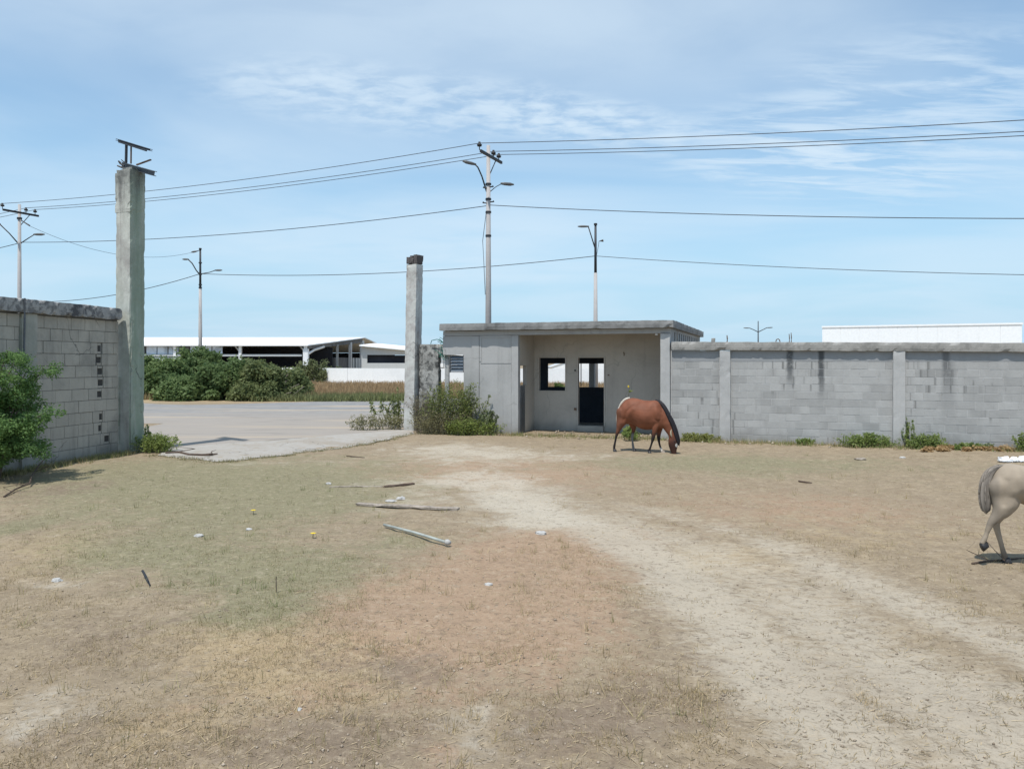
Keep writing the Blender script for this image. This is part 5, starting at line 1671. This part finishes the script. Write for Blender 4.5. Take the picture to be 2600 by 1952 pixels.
# -- pale horse at the right edge, walking, only its hindquarters in view
gx_ = lambda c: (c - 640) * 0.00096 - 0.55
gz_ = lambda c: (1470 - c) * 0.000987
T2 = [(gx_(530), gz_(430), gz_(650), 0.07), (gx_(550), gz_(375), gz_(720), 0.155), (gx_(600), gz_(312), gz_(735), 0.205), (gx_(670), gz_(262), gz_(725), 0.235), (gx_(750), gz_(238), gz_(705), 0.250),
      (gx_(850), gz_(246), gz_(695), 0.262), (gx_(960), gz_(268), gz_(735), 0.272), (gx_(1080), gz_(285), gz_(765), 0.275), (gx_(1220), gz_(285), gz_(770), 0.262), (gx_(1350), gz_(268), gz_(765), 0.235), (gx_(1450), gz_(280), gz_(770), 0.20), (gx_(1520), gz_(360), gz_(750), 0.15), (gx_(1560), gz_(460), gz_(680), 0.08)]
NK2 = [(gx_(1400), 0, gz_(470), 0.20, 0.13), (gx_(1500), 0, gz_(400), 0.17, 0.11), (gx_(1620), 0, gz_(300), 0.13, 0.09), (gx_(1730), 0, gz_(210), 0.10, 0.08), (gx_(1790), 0, gz_(190), 0.11, 0.085), (gx_(1860), 0, gz_(240), 0.10, 0.08), (gx_(1930), 0, gz_(310), 0.07, 0.06), (gx_(1990), 0, gz_(365), 0.055, 0.05), (gx_(2010), 0, gz_(385), 0.03, 0.03)]
def leg2(y, *r): return [(gx_(a + (46 if y > 0 else -46) * min(1.0, i / 3.0)), y * (1 if i > 1 else 0.85), gz_(b), c, d) for i, (a, b, c, d) in enumerate(r)]
legsG = [
    leg2(-0.115, (680, 480, 0.19, 0.115), (695, 640, 0.165, 0.105), (672, 760, 0.118, 0.085), (622, 850, 0.075, 0.060), (560, 925, 0.050, 0.045), (528, 985, 0.038, 0.036), (500, 1060, 0.028, 0.028), (474, 1130, 0.033, 0.031), (455, 1165, 0.030, 0.030), (440, 1195, 0.034, 0.034)),
    leg2(0.115, (700, 500, 0.19, 0.115), (720, 660, 0.15, 0.10), (706, 780, 0.11, 0.08), (660, 880, 0.075, 0.058), (618, 970, 0.050, 0.044), (632, 1060, 0.038, 0.036), (662, 1170, 0.031, 0.030), (694, 1290, 0.030, 0.029), (716, 1375, 0.036, 0.034), (728, 1420, 0.033, 0.033), (738, 1452, 0.04, 0.04)),
    leg2(-0.125, (1370, 520, 0.15, 0.08), (1370, 720, 0.10, 0.08), (1375, 860, 0.075, 0.06), (1380, 980, 0.05, 0.048), (1385, 1070, 0.042, 0.042), (1385, 1200, 0.028, 0.028), (1388, 1360, 0.034, 0.033), (1400, 1420, 0.03, 0.03), (1410, 1452, 0.04, 0.04)),
    leg2(0.125, (1400, 520, 0.15, 0.08), (1430, 720, 0.10, 0.08), (1470, 860, 0.075, 0.06), (1500, 980, 0.05, 0.048), (1525, 1070, 0.042, 0.042), (1540, 1200, 0.028, 0.028), (1560, 1360, 0.034, 0.033), (1575, 1420, 0.03, 0.03), (1588, 1452, 0.04, 0.04))]
GRY = np.array((0.325, 0.268, 0.205))


def paint_grey(P):
    x, y, z = P[:, 0], P[:, 1], P[:, 2]
    nz = np.array([mnoise.noise(Vector(p) * 3.0) for p in P])
    c = np.tile(GRY, (len(P), 1)) * (1 + 0.18 * nz[:, None])
    k = smooth01(z + nz * 0.05, 0.30, 0.08)
    c = c * (1 - 0.72 * k[:, None]) + np.array((0.07, 0.055, 0.045)) * 0.72 * k[:, None]
    k = smooth01(x, gx_(600), gx_(540)) * (z > 0.5) * 0.4
    c = c * (1 - k[:, None]) + np.array((0.13, 0.115, 0.10)) * k[:, None]
    k = smooth01(z, gz_(740), gz_(760)) * ((x > gx_(800)) & (x < gx_(1300)) & (z > 0.6)) * 0.5
    c = c * (1 - k[:, None]) + np.array((0.15, 0.11, 0.085)) * k[:, None]
    return c


tailG = [(gx_(690), 0.0, gz_(268), 0.016, 0.03), (gx_(610), 0.0, gz_(300), 0.034, 0.045), (gx_(530), -0.01, gz_(370), 0.050, 0.055), (gx_(490), -0.02, gz_(470), 0.062, 0.062), (gx_(480), -0.02, gz_(590), 0.066, 0.065), (gx_(482), -0.02, gz_(700), 0.062, 0.06), (gx_(488), -0.02, gz_(790), 0.045, 0.045), (gx_(492), -0.02, gz_(840), 0.015, 0.018)]
maneG = [(gx_(1420), 0, gz_(275), 0.03, 0.03), (gx_(1520), 0.0, gz_(230), 0.045, 0.04), (gx_(1640), 0, gz_(160), 0.045, 0.04), (gx_(1760), 0, gz_(90), 0.03, 0.03)]
hG = [(gx_(436 - 46), -0.115, gz_(1222), 0.85, 0, R(70)), (gx_(740 + 46), 0.115, 0.0, 0.9, 0, 0), (gx_(1412 - 46), -0.125, 0.0, 0.9, 0, 0), (gx_(1590 + 46), 0.125, 0.0, 0.9, 0, 0)]
earsG = [([(gx_(1770), s_ * 0.05, gz_(110), 0.02, 0.022), (gx_(1765), s_ * 0.06, gz_(60), 0.024, 0.03), (gx_(1772), s_ * 0.062, gz_(0), 0.004, 0.004)], (0.26, 0.22, 0.18)) for s_ in (-1, 1)]
rotG = R(-8)
base = seen(2535, 1430, 9.2); base.z = 0
HGx = base.x + 0.55 * math.cos(rotG)
HGy = base.y + 0.55 * math.sin(rotG)
make_horse('horse', 'pale grey-beige horse at the right edge, one hind leg lifted', (HGx, HGy, gz(base.x, base.y) - 0.008), rotG, T2, NK2, legsG, earsG, hG, maneG, tailG, paint_grey, M['coat_dull'], (0.20, 0.17, 0.14), (0.235, 0.205, 0.175), [(gx_(1850), -0.075, gz_(205))], grooves=[([(gx_(640), gz_(420)), (gx_(625), gz_(560)), (gx_(615), gz_(700))], 0.03, -0.014), ([(gx_(860), gz_(330)), (gx_(830), gz_(480)), (gx_(815), gz_(640))], 0.04, -0.018), ([(gx_(760), gz_(300)), (gx_(740), gz_(380))], 0.06, 0.014), ([(gx_(710), gz_(560)), (gx_(700), gz_(720))], 0.05, 0.012)])

# ------------------------------------------------------------------ things lying about
def lump(name, label, cat, px, py, wpx, hpx, mat, seed, group=None, flat=0.6):
    p = at(px, py)
    k = p.y / F
    rx, rz = wpx * k / 2, hpx * k
    bm = bmesh.new()
    bmesh.ops.create_icosphere(bm, subdivisions=3, radius=1.0)
    for v in bm.verts:
        n_ = mnoise.noise_vector(v.co * 1.7 + Vector((seed, 0, 0)))
        v.co = v.co + n_ * 0.45
        v.co = Vector((v.co.x * rx, v.co.y * rx * 0.8, max(v.co.z * rz * flat, -0.01)))
    me = bpy.data.meshes.new(name); bm.to_mesh(me); bm.free()
    me.materials.append(mat)
    o = bpy.data.objects.new(name, me); COL.objects.link(o)
    o.location = (p.x, p.y, gz(p.x, p.y) + rz * flat * 0.25)
    return props(o, label, cat, group)


LG = 'litter on the yard'
lump('litter_scrap', 'white scrap just above the long grey plank', 'litter', 1018, 1267, 22, 9, M['litter'], 1, LG)
lump('litter_scrap', 'flat pale scrap left of the white one above the plank', 'litter', 992, 1271, 26, 5, M['litter'], 2, LG)
lump('litter_scrap', 'white scrap alone in the grass left of the green pipe', 'litter', 506, 1362, 24, 9, M['litter'], 3, LG)
lump('litter_scrap', 'pale scrap at the left edge near the black stick', 'litter', 144, 1472, 24, 12, M['litter'], 4, LG)
lump('litter_scrap', 'white scrap lying on reddish soil in the middle of the yard', 'litter', 1240, 1482, 20, 8, M['litter'], 5, LG)
lump('litter_scrap', 'long pale scrap at the edge of the sandy track', 'litter', 1374, 1353, 30, 9, M['litter'], 6, LG)
lump('litter_scrap', 'small white scrap upper left in the grass near the broken board', 'litter', 834, 1227, 13, 6, M['litter'], 7, LG)
lump('litter_scrap', 'small pale scrap right of the yellow petals', 'litter', 632, 1347, 16, 6, M['litter'], 8, LG)
lump('litter_scrap', 'tiny white scrap in front of the second wall post', 'litter', 2292, 1162, 13, 6, M['litter'], 9, LG)
lump('litter_scrap', 'white scrap in the near dark soil', 'litter', 760, 1796, 14, 8, M['litter'], 10, LG)
lump('earth_heap', 'low orange earth heap below the weed clump at the right wall', 'heap', 2186, 1166, 28, 6, M['wood'], 12)
for (px, wpx, hp, lab, sd) in ((2549, 30, 9, 'left white sack behind the pale horse', 21), (2574, 24, 8, 'middle white sack behind the pale horse', 22), (2597, 26, 9, 'right white sack behind the pale horse', 23)):
    lump('white_sack', lab, 'sack', px, 1172, wpx, hp * 1.6, M['bag'], sd, 'white sacks by the right wall', 0.8)


def plank(name, label, a, b, wd, th, mat, seed, part=None):
    a, b = at(*a), at(*b)
    d = b - a; L = d.length
    mid = (a + b) / 2
    o_ = MB()
    o_.rough(-L / 2, L / 2, -wd / 2, wd / 2, 0, th, min(0.12, wd / 2), 0.008, seed, chip=0.02)
    o = o_.build(name, mat, loc=(mid.x, mid.y, max(gz(a.x, a.y), gz(b.x, b.y), gz(mid.x, mid.y)) - 0.008))
    o.rotation_euler = (0, 0, math.atan2(d.y, d.x))
    return props(o, label, 'plank')


plank('wooden_plank', 'long grey weathered plank lying left of the sandy track', (905, 1281), (1165, 1294), 0.14, 0.045, M['wood'], 1)
plank('wooden_plank', 'thin pale board behind the long plank, broken at its right end', (835, 1236), (972, 1235), 0.07, 0.025, M['wood'], 2)
plank('wooden_plank', 'dark broken board end pointing right behind the long plank', (972, 1238), (1052, 1230), 0.06, 0.05, M['wood_dark'], 3)


def stick(name, label, cat, pts, rad, mat, wob=0.02, branches=0, seed=0, rise=None):
    rg = np.random.default_rng(seed)
    P = [at(*p) for p in pts]
    mid = P[len(P) // 2].copy()
    root_z = gz(mid.x, mid.y)
    Q = []
    for i, p in enumerate(P):
        h = (rise[i] if rise else 0) + rad
        Q.append(Vector((p.x - mid.x, p.y - mid.y, gz(p.x, p.y) - root_z + h)))
    mb = MB()
    mb.tube(Q, [rad] * (len(Q) - 1) + [rad * 0.5], 7)
    for k in range(branches):
        i = rg.integers(0, len(Q) - 1)
        s_ = Q[i].lerp(Q[i + 1], rg.random())
        mb.tube([s_, s_ + Vector((rg.normal() * 0.15, rg.normal() * 0.1, rg.uniform(0.03, 0.15))), s_ + Vector((rg.normal() * 0.3, rg.normal() * 0.2, rg.uniform(0.03, 0.22)))], [rad * 0.5, rad * 0.4, rad * 0.15], 5)
    o = mb.build(name, mat, loc=(mid.x, mid.y, root_z))
    return props(o, label, cat)


pp_ = thing('plastic_pipe', 'faded green pipe with white end cap lying left of the track', 'pipe', at(1050, 1358))
A_, B_ = at(975, 1337) - at(1050, 1358), at(1133, 1382) - at(1050, 1358)
mb = MB(); mb.tube([A_ + Vector((0, 0, .03)), (A_ + B_) / 2 + Vector((0.0, 0.02, .035)), B_ + Vector((0, 0, .03))], 0.019, 10); mb.build('tube', M['pipe'], pp_, smooth=True)
mb = MB(); d = (B_ - A_).normalized(); mb.tube([B_ + Vector((0, 0, .035)), B_ + d * 0.03 + Vector((0, 0, .035)), B_ + d * 0.07 + Vector((0, 0, .035))], [0.036, 0.04, 0.03], 10); mb.build('end_cap', M['litter'], pp_, smooth=True)
stick('fallen_branch', 'brown fallen branch at the edge of the concrete apron', 'branch', [(420, 1152), (455, 1150), (480, 1156), (530, 1158), (552, 1155)], 0.028, M['wood_dark'], branches=3, seed=3)
stick('fallen_branch', 'dark dead branch rising from the left edge of the grass', 'branch', [(10, 1262), (40, 1245), (75, 1234), (80, 1222), (95, 1208), (112, 1196)], 0.016, M['wood_dark'], branches=5, seed=4, rise=[0, 0.03, 0.05, 0.12, 0.2, 0.27])
stick('short_stick', 'short black stick standing out of the grass at the left', 'stick', [(362, 1462), (371, 1474), (381, 1487)], 0.014, M['black'], branches=1, seed=5, rise=[0.06, 0.03, 0])
stick('short_stick', 'thin upright twig in the green patch left of the middle', 'stick', [(701, 1504), (701, 1503)], 0.008, M['twig'], seed=6, rise=[0, 0.16])
stick('short_stick', 'dark stick lying in the mottled dry grass behind the planks', 'stick', [(880, 1157), (900, 1159), (926, 1161)], 0.014, M['wood_dark'], seed=7)
stick('short_stick', 'small dark stick on the grey grass right of the track', 'stick', [(2028, 1222), (2040, 1224), (2062, 1226)], 0.018, M['wood_dark'], seed=8)
stick('short_stick', 'dark root-like stick on the bare soil by the hoof of the pale horse', 'stick', [(2468, 1432), (2500, 1424), (2550, 1420), (2600, 1412)], 0.012, M['wood_dark'], branches=2, seed=9)
for (px, py, lab) in ((643, 1305, 'left yellow flower in the grass'), (795, 1366, 'right yellow flower in the grass, nearer the viewer')):
    p = at(px, py)
    o = thing('yellow_flower', lab, 'flower', (p.x, p.y, gz(p.x, p.y)), 0, 'yellow flowers in the grass')
    mb = MB()
    for k in range(7):
        an = k * 0.9
        d = Vector((math.cos(an), math.sin(an), 0)); s_ = Vector((-d.y, d.x, 0)); q = Vector((0, 0, 0.06))
        mb.quad(q, q + d * 0.025 + s_ * 0.014 + Vector((0, 0, .014)), q + d * 0.045 + Vector((0, 0, .012)), q + d * 0.025 - s_ * 0.014 + Vector((0, 0, .014)))
    mb.build('petals', M['yellow'], o)
    mb = MB(); mb.tube([(0, 0, 0), (0, 0, 0.06)], 0.004, 5); mb.build('stem', M['stem'], o)

# ------------------------------------------------------------------ yard grass, straw and crumbs of earth
rg = np.random.default_rng(91)


def yard_points(n):
    u_ = rg.random(n)
    Y = 3.9 / (1 - u_ * (1 - 3.9 / 24.0)) ** 1.0
    k = rg.uniform(-0.76, 0.76, n)
    return k * Y, Y


def inside_yard(x, y):
    s_wall = (x - W0.x) * Vv.x + (y - W0.y) * Vv.y
    s_gate = (y - 20.3) * 0.70 - (x + 10.1) * 0.71
    s_left = x - (-13.77 + 0.167 * y)
    return (s_wall < -0.05) & ((s_gate < -0.9) | (x > -2.8)) & (s_left > 0.1)


n = 62000
xs_, ys_ = yard_points(n)
ru = rut_mask(xs_, ys_); gr = blob_sum(GREEN, xs_, ys_); pa = blob_sum(PALE, xs_, ys_); st = blob_sum(STRAW, xs_, ys_); dk = blob_sum(DARK, xs_, ys_)
pn = np.array([mnoise.noise(Vector((a * 0.8, b * 0.8, 3))) + 0.6 * mnoise.noise(Vector((a * 3, b * 3, 9))) for a, b in zip(xs_, ys_)])
prob = np.clip(0.22 + 0.45 * np.clip(gr, 0, 1) + 0.3 * np.clip(st, 0, 1) - 0.75 * np.clip(ru, 0, 1) - 0.3 * np.clip(pa, 0, 1) + 0.8 * pn, 0.015, 1)
keep = (rg.random(n) < prob) & inside_yard(xs_, ys_)
xs_, ys_, gr = xs_[keep], ys_[keep], gr[keep]
zf = np.array([lumps(a, b) for a, b in zip(xs_, ys_)])
g_ = np.clip(gr * 0.62 + rg.normal(size=len(xs_)) * 0.16, 0, 1)[:, None]
straw = np.array((0.41, 0.32, 0.195)) * rg.uniform(0.75, 1.2, (len(xs_), 1))
cl_ = straw * (1 - g_) + np.array((0.15, 0.175, 0.07)) * g_
V, f, c = blades(len(xs_), xs_, ys_, 0.008, 0.042, 0.0055, cl_, rg, zf, 1.1, 7, 0.03)
props(raw_mesh('yard_grass', V, f, M['blade'], c), 'short dry and green grass stubble of the yard', 'grass', kind='stuff')
print('yard tufts', len(xs_))
# a few taller tufts
n = 420
xs_, ys_ = yard_points(n)
ok = inside_yard(xs_, ys_) & (rut_mask(xs_, ys_) < 0.25)
xs_, ys_ = xs_[ok], ys_[ok]
gr = np.clip(blob_sum(GREEN, xs_, ys_) * 0.8 + rg.normal(size=len(xs_)) * 0.2, 0, 1)[:, None]
cl_ = np.array((0.42, 0.33, 0.19)) * (1 - gr) + np.array((0.13, 0.19, 0.06)) * gr
V, f, c = blades(len(xs_), xs_, ys_, 0.04, 0.16, 0.006, cl_, rg, np.array([lumps(a, b) for a, b in zip(xs_, ys_)]), 0.7, 14, 0.035)
props(raw_mesh('grass_tufts', V, f, M['blade'], c), 'scattered taller grass tufts on the yard', 'grass', kind='stuff')
# tufts along the foot of the right wall, hut and left wall
pts = [W(t_, -0.12 - 0.3 * abs(rg.normal())) for t_ in rg.uniform(-9.0, 9.4, 900)] + [LW_A + lw_dir * a + Vector((0.15 + abs(rg.normal()) * 0.25, 0, 0)) for a in rg.uniform(3.5, LW_L, 420)]
xs_, ys_ = np.array([p.x for p in pts]), np.array([p.y for p in pts])
gr = np.clip(rg.random(len(pts)) * 0.9, 0, 1)[:, None]
cl_ = np.array((0.40, 0.31, 0.18)) * (1 - gr) + np.array((0.15, 0.22, 0.06)) * gr
V, f, c = blades(len(xs_), xs_, ys_, 0.03, 0.17, 0.012, cl_, rg, np.zeros(len(xs_)), 0.6, 9, 0.05)
props(raw_mesh('wall_foot_grass', V, f, M['blade'], c), 'grass fringe at the foot of the walls', 'grass', kind='stuff')
# ragged fringe where the soil meets the concrete apron
pts = []
for k in range(260):
    q = inner[int(rg.integers(0, len(inner)))]
    pts.append(Vector((q.x + rg.normal() * 0.15, q.y - 0.02 + rg.normal() * 0.09, 0)))
xs_, ys_ = np.array([p.x for p in pts]), np.array([p.y for p in pts])
gr = np.clip(rg.random(len(pts)), 0, 1)[:, None]
cl_ = np.array((0.36, 0.29, 0.18)) * (1 - gr) + np.array((0.19, 0.20, 0.085)) * gr
V, f, c = blades(len(xs_), xs_, ys_, 0.015, 0.07, 0.012, cl_, rg, np.zeros(len(xs_)), 0.9, 14, 0.06)
props(raw_mesh('apron_fringe_grass', V, f, M['blade'], c), 'grass and straw fringe along the edge of the concrete apron', 'grass', kind='stuff')
# lying straw
n = 9000
xs_, ys_ = yard_points(n)
ok = inside_yard(xs_, ys_)
xs_, ys_ = xs_[ok], ys_[ok]
m = len(xs_)
an = rg.uniform(0, math.pi, m); L = 0.012 + 0.028 * rg.random(m) + 0.07 * rg.random(m) ** 5; wd = rg.uniform(0.0012, 0.003, m)
z0 = np.array([lumps(a, b) for a, b in zip(xs_, ys_)]) + 0.004 - 0.045 * np.clip(rut_mask(xs_, ys_), 0, 1)
dx_, dy_ = np.cos(an) * L / 2, np.sin(an) * L / 2
nx2, ny2 = -np.sin(an) * wd, np.cos(an) * wd
z1 = z0 + rg.uniform(0.0, 0.008, m)
V = np.stack([np.stack([xs_ - dx_ - nx2, ys_ - dy_ - ny2, z0], 1), np.stack([xs_ + dx_ - nx2, ys_ + dy_ - ny2, z1], 1), np.stack([xs_ + dx_ + nx2, ys_ + dy_ + ny2, z1], 1), np.stack([xs_ - dx_ + nx2, ys_ - dy_ + ny2, z0 + 0.002], 1)], 1).reshape(-1, 3)
c = np.repeat(np.array((0.46, 0.37, 0.24)) * rg.uniform(0.55, 1.25, (m, 1)), 4, axis=0)
props(raw_mesh('loose_straw', V, np.arange(4 * m).reshape(-1, 4), M['blade'], c), 'loose straw lying on the yard', 'straw', kind='stuff')
# crumbs and pebbles
n = 7000
xs_, ys_ = yard_points(n)
ok = inside_yard(xs_, ys_)
xs_, ys_ = xs_[ok], ys_[ok]
m = len(xs_)
r_ = 0.003 + 0.010 * rg.random(m) ** 4 + 0.002 * rg.random(m)
pts = [W(a, -0.05 - 0.35 * abs(rg.normal())) for a in rg.uniform(-8.5, 9.4, 260)] + [W(a, rg.uniform(0.1, 1.6)) for a in rg.uniform(-6.4, -2.0, 90)]
xs_ = np.concatenate([xs_, [p.x for p in pts]]); ys_ = np.concatenate([ys_, [p.y for p in pts]])
r_ = np.concatenate([r_, 0.012 + 0.05 * rg.random(len(pts)) ** 3]); m = len(xs_)
z0 = np.array([lumps(a, b) for a, b in zip(xs_, ys_)]) - 0.045 * np.clip(rut_mask(xs_, ys_), 0, 1)
oc = np.array([(1, 0, 0), (0, 1, 0), (-1, 0, 0), (0, -1, 0), (0, 0, 0.8), (0, 0, -0.6)])
of = np.array([(0, 1, 4), (1, 2, 4), (2, 3, 4), (3, 0, 4), (1, 0, 5), (2, 1, 5), (3, 2, 5), (0, 3, 5)])
V = np.stack([xs_, ys_, z0 + r_ * 0.3], 1)[:, None, :] + oc[None] * (r_[:, None, None] * rg.uniform(0.6, 1.4, (m, 6, 1)))
fcs = (np.arange(m) * 6)[:, None, None] + of[None]
tone = rg.random((m, 1))
c = np.repeat(np.array((0.20, 0.155, 0.115)) * (1 - tone) + np.array((0.46, 0.39, 0.31)) * tone, 6, axis=0)
mt, t, out = new_mat('crumb')
finish(t, out, t.new('ShaderNodeAttribute', attribute_name='tint').outputs['Color'], 0.95, spec=0.1)
props(raw_mesh('pebbles', V.reshape(-1, 3), fcs.reshape(-1, 3), mt, c), 'pebbles and crumbs of earth on the yard', 'pebbles', kind='stuff')
